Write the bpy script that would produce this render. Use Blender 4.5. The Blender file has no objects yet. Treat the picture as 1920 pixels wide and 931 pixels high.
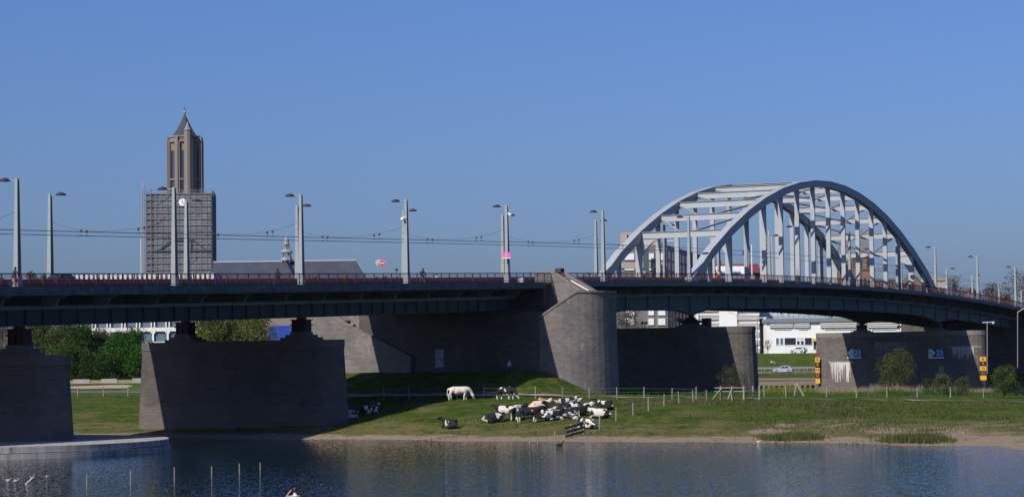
import bpy, bmesh, math, random
import numpy as np
from math import sin, cos, pi, radians, atan2, hypot, sqrt
from mathutils import Vector, Matrix
random.seed(7)
C = bpy.context.scene.collection
SC = bpy.context.scene

# ------------------------------------------------------------------ camera, light, exposure
F_PX, PITCH, ROLL = 4423.2, 0.0481984, -0.0130399
CAMZ = 7.3
fw = Vector((0, cos(PITCH), sin(PITCH))); up0 = Vector((0, -sin(PITCH), cos(PITCH))); rt0 = Vector((1, 0, 0))
RT = cos(ROLL)*rt0 + sin(ROLL)*up0; UP = -sin(ROLL)*rt0 + cos(ROLL)*up0
cam = bpy.data.cameras.new('camera'); camo = bpy.data.objects.new('camera', cam); C.objects.link(camo)
cam.sensor_width = 36; cam.lens = F_PX/1920*36; cam.clip_start = 1; cam.clip_end = 20000
camo.matrix_world = Matrix.Translation((0, 0, CAMZ)) @ Matrix((RT, UP, -fw)).transposed().to_4x4()
SC.camera = camo

SUN_T = Vector((.80, .985, -1.0)).normalized()          # direction the light travels
SUN_EL = math.asin(-SUN_T.z); SUN_AZ = atan2(-SUN_T.x, -SUN_T.y)
w = bpy.data.worlds.new('World'); SC.world = w; w.use_nodes = True
nt = w.node_tree; nt.nodes.clear()
sky = nt.nodes.new('ShaderNodeTexSky'); sky.sky_type = 'NISHITA'; sky.sun_disc = False
sky.sun_elevation = SUN_EL; sky.sun_rotation = SUN_AZ; sky.altitude = 0
sky.air_density = 1.15; sky.dust_density = 1.4; sky.ozone_density = 6.0
hsv = nt.nodes.new('ShaderNodeMixRGB'); hsv.blend_type = 'MULTIPLY'; hsv.inputs[0].default_value = 1
hsv.inputs[2].default_value = (0.56, 0.685, 1.09, 1)
bg = nt.nodes.new('ShaderNodeBackground'); bg.inputs[1].default_value = 0.081
wo = nt.nodes.new('ShaderNodeOutputWorld')
nt.links.new(sky.outputs[0], hsv.inputs[1]); nt.links.new(hsv.outputs[0], bg.inputs[0]); nt.links.new(bg.outputs[0], wo.inputs[0])
sl = bpy.data.lights.new('sun', 'SUN'); sl.energy = 4.4; sl.angle = radians(.5); sl.color = (1, .93, .82)
so = bpy.data.objects.new('sun', sl); C.objects.link(so)
so.rotation_euler = (-SUN_T).to_track_quat('Z', 'Y').to_euler()
SC.view_settings.view_transform = 'Standard'; SC.view_settings.look = 'None'
SC.view_settings.exposure = 0.25; SC.view_settings.gamma = 1
SC.render.engine = 'CYCLES'
SC.cycles.max_bounces = 4; SC.cycles.diffuse_bounces = 2; SC.cycles.glossy_bounces = 3; SC.cycles.transparent_max_bounces = 8
SC.cycles.use_denoising = True

# ------------------------------------------------------------------ surveying helpers
def ray(px, py): return fw*F_PX + RT*(px-960) + UP*(465.5-py)
def at(px, py, Y):
    d = ray(px, py); return Vector((0, 0, CAMZ)) + d*(Y/d.y)
def X_of(px, Y, py=600): return at(px, py, Y).x
def pxm(Y): return F_PX/Y
TH = 1.09514697; P0 = (25.947, 343.951); W = 14.887; PA = 7.49
cT, sT = cos(TH), sin(TH)
def B(s, w_, z=0.): return Vector((P0[0]+s*cT-w_*sT, P0[1]+s*sT+w_*cT, z))
def SW(x, y):
    dx, dy = x-P0[0], y-P0[1]; return dx*cT+dy*sT, -dx*sT+dy*cT
RS = np.array([-260,-200,-160,-145,-121,-91,-60,-38,-9,11,34,59,80,103,131,150,167,185,230,300.])
RH = np.array([5.3,7.0,8.1,8.5,9.2,10.03,10.87,11.45,12.2,12.6,12.95,13.15,13.15,12.92,12.33,11.6,10.75,9.9,7.6,4.])
_pf = np.polyfit(RS, RH, 6)
def dk(s): return float(np.polyval(_pf, s)) - 1.15 + CAMZ      # deck level
def smooth(a, b, x):
    t = min(1, max(0, (x-a)/(b-a))); return t*t*(3-2*t)

# ------------------------------------------------------------------ terrain
COLS = {
 -400: [(90,1.1),(106,.1),(112,-1),(245,-1),(252,0),(260,.4),(280,1.8),(300,2.8),(320,3.4),(360,3.7),(400,4),(440,5),(480,5.4),(560,6),(4500,6)],
 0:   [(90,1.1),(106,.1),(112,-1),(240,-1),(247,0),(254,.35),(262,.7),(280,1.84),(300,2.8),(320,3.37),(345,3.4),(360,3.7),(400,4),(440,5),(480,5.4),(560,6),(4500,6)],
 200: [(90,1.1),(106,.1),(112,-1),(240,-1),(246,0),(254,.35),(262,.7),(280,1.84),(300,2.8),(320,3.37),(345,3.4),(360,3.7),(400,4),(440,5),(480,5.4),(560,6),(4500,6)],
 420: [(90,1.1),(106,.1),(112,-1),(231,-1),(237,0),(248,.45),(262,1.25),(280,2.1),(300,2.8),(340,3.1),(400,3.8),(450,5),(480,5.4),(560,6),(4500,6)],
 570: [(90,1.1),(106,.1),(112,-1),(228,-1),(234,0),(238,.37),(255,1.45),(265,2.25),(280,3),(300,3.2),(340,3.3),(400,3.8),(450,5),(480,5.4),(560,6),(4500,6)],
 860: [(90,1.1),(106,.1),(112,-1),(215,-1),(221.4,0),(226,.3),(238,1.39),(250,2.5),(258,3.17),(275,3.27),(290,3.25),(305,3.3),(340,3.3),(400,4),(450,5),(480,7),(560,8),(4500,8)],
 1100:[(90,1.1),(106,.1),(112,-1),(209,-1),(215,0),(221,.4),(235,1.56),(248,2.48),(262,2.98),(277,3.1),(297,3.2),(340,3.2),(400,3.4),(482,3.5),(500,3.9),(523,5.0),(562,8.6),(620,9),(4500,9)],
 1180:[(90,1.1),(106,.1),(112,-1),(207,-1),(213,0),(219,.4),(233,1.5),(246,2.35),(260,2.85),(275,3.0),(297,3.0),(336,2.8),(352,-1.5),(481,-1.5),(482,2.7),(500,3.9),(510,4.3),(523,5.0),(562,8.6),(620,9),(4500,9)],
 1400:[(90,1.1),(106,.1),(112,-1),(201,-1),(207,0),(214,.39),(228,1.17),(240,2.04),(255,2.5),(270,2.73),(300,2.7),(330,2.5),(339,2.3),(352,-1.5),(481,-1.5),(482,2.7),(500,3.9),(510,4.3),(523,5.0),(562,8.6),(620,9),(4500,9)],
 1700:[(90,1.1),(106,.1),(112,-1),(190,-1),(196,0),(202,.38),(221,1.2),(240,1.85),(262,2.25),(285,2.4),(310,2.3),(328,2.0),(345,-1.5),(481,-1.5),(482,2.7),(500,3.9),(510,4.3),(523,5.0),(562,8.6),(620,9),(4500,9)],
 1920:[(90,1.1),(106,.1),(112,-1),(178,-1),(184,0),(192,.3),(215,1.3),(240,1.8),(270,2.1),(300,2.1),(325,1.8),(345,-1.5),(481,-1.5),(482,2.7),(500,3.9),(510,4.3),(523,5.0),(562,8.6),(620,9),(4500,9)],
 2500:[(90,1.1),(106,.1),(112,-1),(160,-1),(166,0),(178,.3),(210,1.3),(240,1.8),(270,2.1),(300,2.1),(325,1.8),(345,-1.5),(481,-1.5),(482,2.7),(500,3.9),(510,4.3),(523,5.0),(562,8.6),(620,9),(4500,9)],
}
CK = sorted(COLS); CT = [(k-960)/F_PX for k in CK]
CP = [(np.array([0, 20]+[p[0] for p in COLS[k]]), np.array([5.6, 5.0]+[p[1] for p in COLS[k]])) for k in CK]
def _n(x, y, f, s=0): return sin(x*f+1.3+s)*cos(y*f*1.17-.7+s)+.5*sin(x*f*2.3-y*f*1.9+2+s)
def ground(x, y):
    t = x/max(y, 1)
    i = 0
    while i < len(CT)-2 and t > CT[i+1]: i += 1
    u = min(1, max(0, (t-CT[i])/(CT[i+1]-CT[i])))
    a = float(np.interp(y, *CP[i])); b = float(np.interp(y, *CP[i+1])); z = a+(b-a)*u
    s, w_ = SW(x, y)
    m = smooth(-80, -64, s)*smooth(-13, -5, w_)*(1-smooth(32, 46, w_))*(1-smooth(-45, -30, s))
    z = z+(6.2-z)*m if z < 6.2 else z
    if z > .25 and y < 345: z += .05*_n(x, y, .5)*min(1, z)+.03*_n(x, y, 1.4, 2)
    if y > 110 and -.2 < z < .5: z += .06*_n(x, y, .22, 1)
    return z
def hit(px, py, y0=112., y1=1200.):
    d = ray(px, py); d = d/d.y; Y = y0
    while Y < y1 and ground(d.x*Y, Y) < CAMZ + d.z*Y: Y += 3
    Y -= 3
    while Y < y1 and ground(d.x*Y, Y) < CAMZ + d.z*Y: Y += .15
    return Vector((d.x*Y, Y, ground(d.x*Y, Y)))

# ------------------------------------------------------------------ materials
def newmat(name):
    m = bpy.data.materials.new(name); m.use_nodes = True
    n = m.node_tree.nodes; b = n['Principled BSDF']; b.inputs['Specular IOR Level'].default_value = .3
    return m, n, m.node_tree.links, b
def ramp(n, stops):
    r = n.new('ShaderNodeValToRGB'); e = r.color_ramp.elements
    while len(e) > 1: e.remove(e[-1])
    e[0].position = stops[0][0]; e[0].color = (*stops[0][1], 1)
    for p, c in stops[1:]: k = e.new(p); k.color = (*c, 1)
    return r
def noise(n, l, scale, detail=4, vec=None, rough=.6):
    t = n.new('ShaderNodeTexNoise'); t.inputs['Scale'].default_value = scale; t.inputs['Detail'].default_value = detail
    t.inputs['Roughness'].default_value = rough
    if vec is not None: l.new(vec, t.inputs['Vector'])
    return t
_mc = {}
def paint(col, rough=.6, metal=0, var=.12, scale=1.2, spec=.3):
    key = (tuple(col), rough, metal, var, scale)
    if key in _mc: return _mc[key]
    m, n, l, b = newmat('paint_%d' % len(_mc))
    tc = n.new('ShaderNodeTexCoord'); t = noise(n, l, scale, 5, tc.outputs['Object'])
    r = ramp(n, [(.25, [c*(1-var) for c in col]), (.75, [min(1, c*(1+var)) for c in col])])
    l.new(t.outputs[0], r.inputs[0]); l.new(r.outputs[0], b.inputs['Base Color'])
    b.inputs['Roughness'].default_value = rough; b.inputs['Metallic'].default_value = metal
    b.inputs['Specular IOR Level'].default_value = spec
    _mc[key] = m; return m
def glass(col=(.02, .035, .05), rough=.12):
    m, n, l, b = newmat('window_glass'); b.inputs['Base Color'].default_value = (*col, 1)
    b.inputs['Roughness'].default_value = rough; b.inputs['Specular IOR Level'].default_value = .8; return m
def M_(n, op, a, b=None):
    k = n.new('ShaderNodeMath'); k.operation = op
    for i, v in enumerate((a, b)):
        if v is None: continue
        if isinstance(v, (int, float)): k.inputs[i].default_value = v
    return k
def mth(n, l, op, a, b=0., clamp=False):
    k = n.new('ShaderNodeMath'); k.operation = op; k.use_clamp = clamp
    for i, v in enumerate((a, b)):
        if isinstance(v, (int, float)): k.inputs[i].default_value = v
        else: l.new(v, k.inputs[i])
    return k.outputs[0]
def mixc(n, l, fac, a, b):
    k = n.new('ShaderNodeMix'); k.data_type = 'RGBA'
    l.new(fac, k.inputs[0]) if not isinstance(fac, (int, float)) else None
    for i, v in ((6, a), (7, b)):
        if isinstance(v, tuple): k.inputs[i].default_value = (*v, 1)
        else: l.new(v, k.inputs[i])
    return k.outputs[2]
def stone(name, base=(.085, .076, .072), mortar=(.13, .118, .11), stains=(), row=.34, streak=.5, tide=0):
    """coursed ashlar on UVs in metres; stains = (u0,u1,v0,v1) rectangles of lime streaks running down"""
    m, n, l, b = newmat(name)
    uv = n.new('ShaderNodeUVMap').outputs[0]
    br = n.new('ShaderNodeTexBrick'); l.new(uv, br.inputs['Vector'])
    br.inputs['Scale'].default_value = 1; br.inputs['Brick Width'].default_value = row*2.3; br.inputs['Row Height'].default_value = row
    br.inputs['Mortar Size'].default_value = .03; br.inputs['Mortar Smooth'].default_value = .3; br.inputs['Bias'].default_value = -.1
    br.inputs['Color1'].default_value = (*[c*.86 for c in base], 1); br.inputs['Color2'].default_value = (*[c*1.18 for c in base], 1)
    br.inputs['Mortar'].default_value = (*mortar, 1)
    big = noise(n, l, .22, 6, uv); r = ramp(n, [(.3, (.72, .72, .75)), (.5, (1, .98, .96)), (.72, (1.25, 1.22, 1.18))]); l.new(big.outputs[0], r.inputs[0])
    mu = n.new('ShaderNodeMixRGB'); mu.blend_type = 'MULTIPLY'; mu.inputs[0].default_value = 1
    l.new(br.outputs[0], mu.inputs[1]); l.new(r.outputs[0], mu.inputs[2]); col = mu.outputs[0]
    mp = n.new('ShaderNodeMapping'); mp.inputs['Scale'].default_value = (1.6, .35, 1); l.new(uv, mp.inputs[0])
    sp = noise(n, l, 1.0, 6, mp.outputs[0], .75)
    f = mth(n, l, 'MULTIPLY', mth(n, l, 'SUBTRACT', sp.outputs[0], .60), 9, True)
    f = mth(n, l, 'MULTIPLY', f, streak)
    col = mixc(n, l, f, col, (.36, .34, .32))
    if stains:
        sx = n.new('ShaderNodeSeparateXYZ'); l.new(uv, sx.inputs[0]); U, V = sx.outputs[0], sx.outputs[1]
        mp2 = n.new('ShaderNodeMapping'); mp2.inputs['Scale'].default_value = (4.5, .12, 1); l.new(uv, mp2.inputs[0])
        st = noise(n, l, 1.0, 3, mp2.outputs[0], .6).outputs[0]
        for (u0, u1, v0, v1, k) in stains:
            a = mth(n, l, 'MULTIPLY', mth(n, l, 'GREATER_THAN', U, u0), mth(n, l, 'LESS_THAN', U, u1))
            # streak length varies with u: v > v1 - (v1-v0)*st*1.6
            lim = mth(n, l, 'SUBTRACT', v1+.001, mth(n, l, 'MULTIPLY', mth(n, l, 'SUBTRACT', st, .38, True), (v1-v0)*5.0))
            a = mth(n, l, 'MULTIPLY', a, mth(n, l, 'GREATER_THAN', V, lim)); a = mth(n, l, 'MULTIPLY', a, mth(n, l, 'LESS_THAN', V, v1))
            a = mth(n, l, 'MULTIPLY', a, mth(n, l, 'GREATER_THAN', V, v0))
            a = mth(n, l, 'MULTIPLY', a, k)
            col = mixc(n, l, a, col, (.62, .6, .56))
    if tide:
        s2 = n.new('ShaderNodeSeparateXYZ'); l.new(uv, s2.inputs[0])
        tf = mth(n, l, 'MULTIPLY', mth(n, l, 'SUBTRACT', mth(n, l, 'ADD', tide, mth(n, l, 'MULTIPLY', mth(n, l, 'SUBTRACT', big.outputs[0], .5), 1.2)), s2.outputs[1]), 5, True)
        col = mixc(n, l, mth(n, l, 'MULTIPLY', tf, .2), col, (.22, .18, .155))
    l.new(col, b.inputs['Base Color']); b.inputs['Roughness'].default_value = .9
    bp = n.new('ShaderNodeBump'); bp.inputs['Strength'].default_value = .9; bp.inputs['Distance'].default_value = .06
    hn = noise(n, l, 2.2, 4, uv)
    hh = mth(n, l, 'ADD', mth(n, l, 'MULTIPLY', br.outputs[1], -1.2), hn.outputs[0])
    l.new(hh, bp.inputs['Height']); l.new(bp.outputs[0], b.inputs['Normal'])
    return m
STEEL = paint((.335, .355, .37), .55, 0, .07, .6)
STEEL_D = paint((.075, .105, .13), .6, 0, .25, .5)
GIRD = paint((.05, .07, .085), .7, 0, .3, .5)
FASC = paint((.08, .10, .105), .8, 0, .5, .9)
RED = paint((.07, .014, .022), .5, 0, .2, 2)
MAROON = paint((.075, .038, .058), .6, 0, .15, .4)
LAMP = paint((.25, .275, .28), .6, 0, .1, 1.5)
LAMPHEAD = paint((.05, .03, .035), .4, 0, .2, 3)
CONC = paint((.30, .28, .26), .9, 0, .2, .4)
COPING = paint((.19, .155, .14), .9, 0, .2, 1.1)
WHITE = paint((.74, .74, .73), .6, 0, .05, .3)
GLASS = glass(); GLASS2 = glass((.10, .15, .20), .2)
WOOD = paint((.26, .23, .20), .9, 0, .3, 4)
DARK = paint((.02, .02, .022), .7, 0, .2, 3)
STONE = stone('basalt_ashlar')

# ------------------------------------------------------------------ mesh builder
def setp(o, label=None, cat=None, group=None, kind=None):
    if label: o['label'] = label
    if cat: o['category'] = cat
    if group: o['group'] = group
    if kind: o['kind'] = kind
    return o
def thing(name, label, cat, loc=(0, 0, 0), rz=0, group=None):
    o = bpy.data.objects.new(name, None); o.empty_display_size = .3; C.objects.link(o)
    o.location = loc; o.rotation_euler = (0, 0, rz); return setp(o, label, cat, group)
class MB:
    def __init__(s): s.v = []; s.f = []; s.uv = {}; s.m = []; s.mi = 0
    def vert(s, p): s.v.append(tuple(p)); return len(s.v)-1
    def face(s, idx, uvs=None):
        s.f.append(tuple(idx)); s.m.append(s.mi)
        if uvs: s.uv[len(s.f)-1] = uvs
    def quad(s, a, b, c, d, uvs=None):
        k = [s.vert(p) for p in (a, b, c, d)]; s.face(k, uvs); return s
    def hexa(s, P):
        """8 points: bottom 4 ccw then top 4"""
        k = [s.vert(p) for p in P]
        for q in ((3, 2, 1, 0), (4, 5, 6, 7), (0, 1, 5, 4), (1, 2, 6, 5), (2, 3, 7, 6), (3, 0, 4, 7)): s.face([k[i] for i in q])
        return s
    def box(s, c, d, rz=0):
        cx, cy, cz = c; a, b, h = d[0]/2, d[1]/2, d[2]/2; co, si = cos(rz), sin(rz)
        P = [(cx+x*co-y*si, cy+x*si+y*co, cz+z) for z in (-h, h) for x, y in ((-a, -b), (a, -b), (a, b), (-a, b))]
        return s.hexa(P)
    def beam(s, p, q, a, b, up=(0, 0, 1)):
        """rectangular bar p->q, a wide sideways, b along 'up'"""
        p, q = Vector(p), Vector(q); d = (q-p).normalized(); u = Vector(up)
        if abs(d.dot(u)) > .98: u = Vector((1, 0, 0))
        sd = d.cross(u).normalized(); u = sd.cross(d).normalized(); a /= 2; b /= 2
        P = []
        for e in (p, q): P += [e-sd*a-u*b, e+sd*a-u*b, e+sd*a+u*b, e-sd*a+u*b]
        return s.hexa([P[3], P[2], P[1], P[0], P[7], P[6], P[5], P[4]])
    def tube(s, pts, r, n=6, r1=None):
        pts = [Vector(p) for p in pts]; rings = []
        for i, p in enumerate(pts):
            d = (pts[min(i+1, len(pts)-1)]-pts[max(i-1, 0)]).normalized()
            u = Vector((0, 0, 1)) if abs(d.z) < .9 else Vector((1, 0, 0))
            a = d.cross(u).normalized(); b = a.cross(d)
            rr = r if r1 is None else r+(r1-r)*i/(len(pts)-1)
            rings.append([s.vert(p+a*rr*cos(2*pi*k/n)+b*rr*sin(2*pi*k/n)) for k in range(n)])
        for A, D in zip(rings, rings[1:]):
            for k in range(n): s.face((A[k], A[(k+1) % n], D[(k+1) % n], D[k]))
        s.face(rings[0][::-1]); s.face(rings[-1]); return s
    def lathe(s, c, prof, n=16, sx=1, sy=1):
        rings = [[s.vert((c[0]+r*sx*cos(2*pi*k/n), c[1]+r*sy*sin(2*pi*k/n), c[2]+z)) for k in range(n)] for r, z in prof]
        for A, D in zip(rings, rings[1:]):
            for k in range(n): s.face((A[k], A[(k+1) % n], D[(k+1) % n], D[k]))
        s.face(rings[0][::-1]); s.face(rings[-1]); return s
    def prism(s, plan, z0, z1, batter=0, u0=0, cap=True):
        """plan ccw list of (x,y); z1 number or per-point list; batter: bottom grows outward (m)"""
        n = len(plan); zt = [z1]*n if isinstance(z1, (int, float)) else z1; zb = [z0]*n if isinstance(z0, (int, float)) else z0
        cx = sum(p[0] for p in plan)/n; cy = sum(p[1] for p in plan)/n
        lo, hi = [], []
        for i, p in enumerate(plan):
            a = Vector(plan[i-1]); b = Vector(plan[(i+1) % n]); t = (b-a).normalized(); nn = Vector((t.y, -t.x))
            lo.append(s.vert((p[0]+nn.x*batter, p[1]+nn.y*batter, zb[i]))); hi.append(s.vert((p[0], p[1], zt[i])))
        u = u0
        for i in range(n):
            j = (i+1) % n; L = hypot(plan[j][0]-plan[i][0], plan[j][1]-plan[i][1])
            s.face((lo[i], lo[j], hi[j], hi[i]), [(u, zb[i]), (u+L, zb[j]), (u+L, zt[j]), (u, zt[i])]); u += L
        if cap: s.face(hi); s.face(lo[::-1])
        return s
    def build(s, name, mat, parent=None, smoothf=False, **kw):
        off = Vector((0, 0, 0)); rz = 0; p = parent
        if p is not None and not kw.pop('local', False):
            while p.parent: p = p.parent
            off = Vector(p.location)
        kw.pop('local', None)
        me = bpy.data.meshes.new(name); V = [(x-off.x, y-off.y, z-off.z) for x, y, z in s.v]
        me.from_pydata(V, [], s.f)
        if s.uv:
            ul = me.uv_layers.new(name='UVMap'); data = ul.data
            for i, pl in enumerate(me.polygons):
                uv = s.uv.get(i)
                if uv:
                    for k, li in enumerate(pl.loop_indices): data[li].uv = uv[k]
        for m in (mat if isinstance(mat, (list, tuple)) else [mat]): me.materials.append(m)
        me.polygons.foreach_set('material_index', s.m)
        if smoothf: me.polygons.foreach_set('use_smooth', [True]*len(me.polygons))
        me.validate(); me.update()
        o = bpy.data.objects.new(name, me); C.objects.link(o)
        if parent is not None: o.parent = parent
        return setp(o, **kw)
def copy_tree(o, parent=None):
    c = o.copy(); C.objects.link(c)
    if parent is not None: c.parent = parent
    for ch in list(o.children): copy_tree(ch, c)
    return c

# ------------------------------------------------------------------ ground, water, paths
def ground_mat():
    m, n, l, b = newmat('meadow'); g = n.new('ShaderNodeNewGeometry'); P = g.outputs['Position']
    sx = n.new('ShaderNodeSeparateXYZ'); l.new(P, sx.inputs[0]); Z = sx.outputs[2]
    a = noise(n, l, .35, 8, P, .7); bb = noise(n, l, 1.5, 8, P, .85); c = noise(n, l, .07, 3, P)
    gr = ramp(n, [(.36, (.016, .042, .006)), (.45, (.034, .075, .009)), (.51, (.072, .10, .016)), (.57, (.125, .12, .035)), (.66, (.20, .17, .08))])
    mx = mth(n, l, 'ADD', mth(n, l, 'MULTIPLY', a.outputs[0], .45), mth(n, l, 'MULTIPLY', bb.outputs[0], .55)); l.new(mx, gr.inputs[0])
    dry = ramp(n, [(.35, (.11, .10, .03)), (.7, (.22, .18, .09))]); l.new(bb.outputs[0], dry.inputs[0])
    # dry band: more just above the beach
    hb = mth(n, l, 'SUBTRACT', 1.0, mth(n, l, 'MULTIPLY', mth(n, l, 'ABSOLUTE', mth(n, l, 'SUBTRACT', Z, .75)), 1.0), True)
    band = mth(n, l, 'ADD', mth(n, l, 'MULTIPLY', hb, .24), mth(n, l, 'ADD', mth(n, l, 'MULTIPLY', a.outputs[0], .75), mth(n, l, 'MULTIPLY', bb.outputs[0], .35)))
    f1 = mth(n, l, 'MULTIPLY', mth(n, l, 'SUBTRACT', band, .645), 6, True)
    col = mixc(n, l, f1, gr.outputs[0], dry.outputs[0])
    sand = ramp(n, [(.3, (.20, .15, .105)), (.7, (.38, .29, .21))]); l.new(bb.outputs[0], sand.inputs[0])
    # beach by height, ragged
    hz = mth(n, l, 'ADD', Z, mth(n, l, 'MULTIPLY', mth(n, l, 'SUBTRACT', a.outputs[0], .5), 1.1))
    f2 = mth(n, l, 'SUBTRACT', 1.0, mth(n, l, 'MULTIPLY', mth(n, l, 'SUBTRACT', hz, .28), 7, True))
    col = mixc(n, l, f2, col, sand.outputs[0])
    # bare sandy spots low on the right bank
    X = sx.outputs[0]
    right = mth(n, l, 'MULTIPLY', mth(n, l, 'SUBTRACT', X, 12), .05, True)
    low = mth(n, l, 'SUBTRACT', 1.0, mth(n, l, 'MULTIPLY', mth(n, l, 'ABSOLUTE', mth(n, l, 'SUBTRACT', Z, .85)), 1.6), True)
    sp = mth(n, l, 'MULTIPLY', mth(n, l, 'SUBTRACT', noise(n, l, .11, 8, P, .8).outputs[0], .49), 9, True)
    col = mixc(n, l, mth(n, l, 'MULTIPLY', mth(n, l, 'MULTIPLY', sp, right), low), col, sand.outputs[0])
    wob = mth(n, l, 'MULTIPLY', mth(n, l, 'SUBTRACT', noise(n, l, .5, 8, P, .8).outputs[0], .5), 3.2)
    for (px, py, rx, ry, dr) in ((1790, 812, 2.0, 9, 0), (1660, 806, 2.2, 4, 0), (1712, 810, 2.6, 6, 0), (1870, 824, 3.0, 4, 0), (1440, 808, 2.0, 4, 0), (1470, 796, 1.0, 2.5, 0), (1080, 790, 2.6, 4, 1), (1010, 802, 3.2, 3, 1), (800, 768, 2.6, 4, 1), (700, 797, 5.5, 3, 1), (880, 790, 4.0, 3, 1), (160, 778, 2.4, 7, 1), (245, 802, 1.2, 3, 1), (750, 806, 7, 2.5, 1), (1290, 775, 3.5, 5, 1), (1350, 795, 3, 5, 1), (1600, 785, 4, 5, 1)):
        q = hit(px, py); vs = n.new('ShaderNodeVectorMath'); vs.operation = 'SUBTRACT'; l.new(P, vs.inputs[0]); vs.inputs[1].default_value = (q.x, q.y, q.z)
        vm_ = n.new('ShaderNodeVectorMath'); vm_.operation = 'MULTIPLY'; l.new(vs.outputs[0], vm_.inputs[0]); vm_.inputs[1].default_value = (1/rx, 1/ry, 0)
        ln = n.new('ShaderNodeVectorMath'); ln.operation = 'LENGTH'; l.new(vm_.outputs[0], ln.inputs[0])
        f = mth(n, l, 'MULTIPLY', mth(n, l, 'SUBTRACT', mth(n, l, 'ADD', 1.0, wob), ln.outputs['Value']), 3.0 if not dr else 1.0, True)
        col = mixc(n, l, f if not dr else mth(n, l, 'MULTIPLY', f, .7), col, sand.outputs[0] if not dr else dry.outputs[0])
    l.new(col, b.inputs['Base Color']); b.inputs['Roughness'].default_value = 1; b.inputs['Specular IOR Level'].default_value = .05
    bp = n.new('ShaderNodeBump'); bp.inputs['Strength'].default_value = .8; bp.inputs['Distance'].default_value = .35
    l.new(mth(n, l, 'ADD', bb.outputs[0], mth(n, l, 'MULTIPLY', a.outputs[0], .8)), bp.inputs['Height']); l.new(bp.outputs[0], b.inputs['Normal'])
    return m
def build_ground():
    ts = list(np.linspace(-1.3, -.26, 14))+list(np.linspace(-.25, .25, 300))+list(np.linspace(.26, 1.3, 14))
    ys = [-60, -10, 5, 20, 50, 80, 95, 104, 107, 110, 113, 120]+list(np.arange(150, 180, 3))+list(np.arange(180, 350, .7))+list(np.arange(350, 570, 2.4))+[480.9,481.1,481.9,482.1]+list(np.arange(572, 640, 15))+[700, 900, 1300, 2000, 4500, 12000]
    ys = sorted(set(float(y) for y in ys)); mb = MB(); rows = []
    for y in ys:
        rows.append([mb.vert((t*max(y, 30), y, ground(t*max(y, 30), max(y, 1)) if y > 0 else 5.6)) for t in ts])
    for A, D in zip(rows, rows[1:]):
        for k in range(len(ts)-1): mb.face((A[k], A[k+1], D[k+1], D[k]))
    mb.build('ground', ground_mat(), smoothf=True, kind='structure', label='grassy river bank with sandy shore and dry patches')
build_ground()
def water_mat():
    m, n, l, b = newmat('river_water'); tc = n.new('ShaderNodeNewGeometry').outputs['Position']
    b.inputs['Base Color'].default_value = (.004, .015, .022, 1); b.inputs['Roughness'].default_value = .05
    b.inputs['IOR'].default_value = 1.33; b.inputs['Specular Tint'].default_value = (.76, .9, 1, 1); b.inputs['Specular IOR Level'].default_value = .29
    def wave(sx, sy, d, r=.6):
        mp = n.new('ShaderNodeMapping'); mp.inputs['Scale'].default_value = (sx, sy, 1); l.new(tc, mp.inputs[0]); return noise(n, l, 1.0, d, mp.outputs[0], r).outputs['Color']
    def vm(op, a, b=None):
        k = n.new('ShaderNodeVectorMath'); k.operation = op; l.new(a, k.inputs[0])
        if b is not None: (l.new(b, k.inputs[1]) if not isinstance(b, tuple) else setattr(k.inputs[1], 'default_value', b))
        return k.outputs[0]
    v1 = vm('MULTIPLY', vm('SUBTRACT', wave(8, 3.2, 2, .6), (.5, .5, .5)), (.24, .62, 0))
    v2 = vm('MULTIPLY', vm('SUBTRACT', wave(2.4, .55, 3, .6), (.5, .5, .5)), (.03, .10, 0))
    nrm = vm('NORMALIZE', vm('ADD', vm('ADD', v1, v2), (0, 0, 1))); l.new(nrm, b.inputs['Normal'])
    return m
mb = MB(); mb.quad((-900, -50, 0), (900, -50, 0), (900, 900, 0), (-900, 900, 0))
mb.build('water', water_mat(), kind='structure', label='rippled dark blue river water')
def strip(name, pts, width, mat, lift=.03, **kw):
    """ribbon laid over the terrain along pts (x,y)"""
    mb = MB(); L = []
    P = []
    for a, b in zip(pts, pts[1:]):
        n = max(2, int(hypot(b[0]-a[0], b[1]-a[1])/1.0))
        for i in range(n): P.append((a[0]+(b[0]-a[0])*i/n, a[1]+(b[1]-a[1])*i/n))
    P.append(pts[-1])
    for i, p in enumerate(P):
        q = P[min(i+1, len(P)-1)]; r = P[max(i-1, 0)]; d = Vector((q[0]-r[0], q[1]-r[1])).normalized(); nn = Vector((-d.y, d.x))*width/2
        row = []
        for k in (-1, -.33, .33, 1):
            x, y = p[0]+nn.x*k, p[1]+nn.y*k; zz = max(ground(x+dx, y+dy) for dx in (-.5, 0, .5) for dy in (-.5, 0, .5)); row.append(mb.vert((x, y, zz+lift)))
        L.append(row)
    for A, D in zip(L, L[1:]):
        for k in range(3): mb.face((A[k], A[k+1], D[k+1], D[k]))
    return mb.build(name, mat, kind='structure', **kw)
PATHM = paint((.27, .25, .23), .9, 0, .15, .8)
pth = [hit(x, y) for x, y in ((640, 744), (800, 743), (900, 742.5), (1000, 743), (1100, 744), (1200, 745), (1300, 746), (1400, 747), (1550, 748.5), (1700, 750), (1800, 751), (1960, 753))]
strip('path', [(p.x, p.y) for p in pth], 1.0, PATHM, .04, label='narrow pale concrete path along the meadow')
pth = [hit(x, 733.5+.004*x) for x in (100, 170, 240, 320)]
strip('path', [(p.x, p.y) for p in pth], 5, paint((.17, .165, .17), .9), .03, label='grey asphalt path behind the left meadow fence')
GRAV = paint((.36, .29, .2), 1, 0, .25, .5)
strip('gravel_lot', [(X_of(105, 392), 392), (X_of(280, 400), 402)], 22, GRAV, .05, label='sandy gravel patch behind the left piers')
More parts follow.
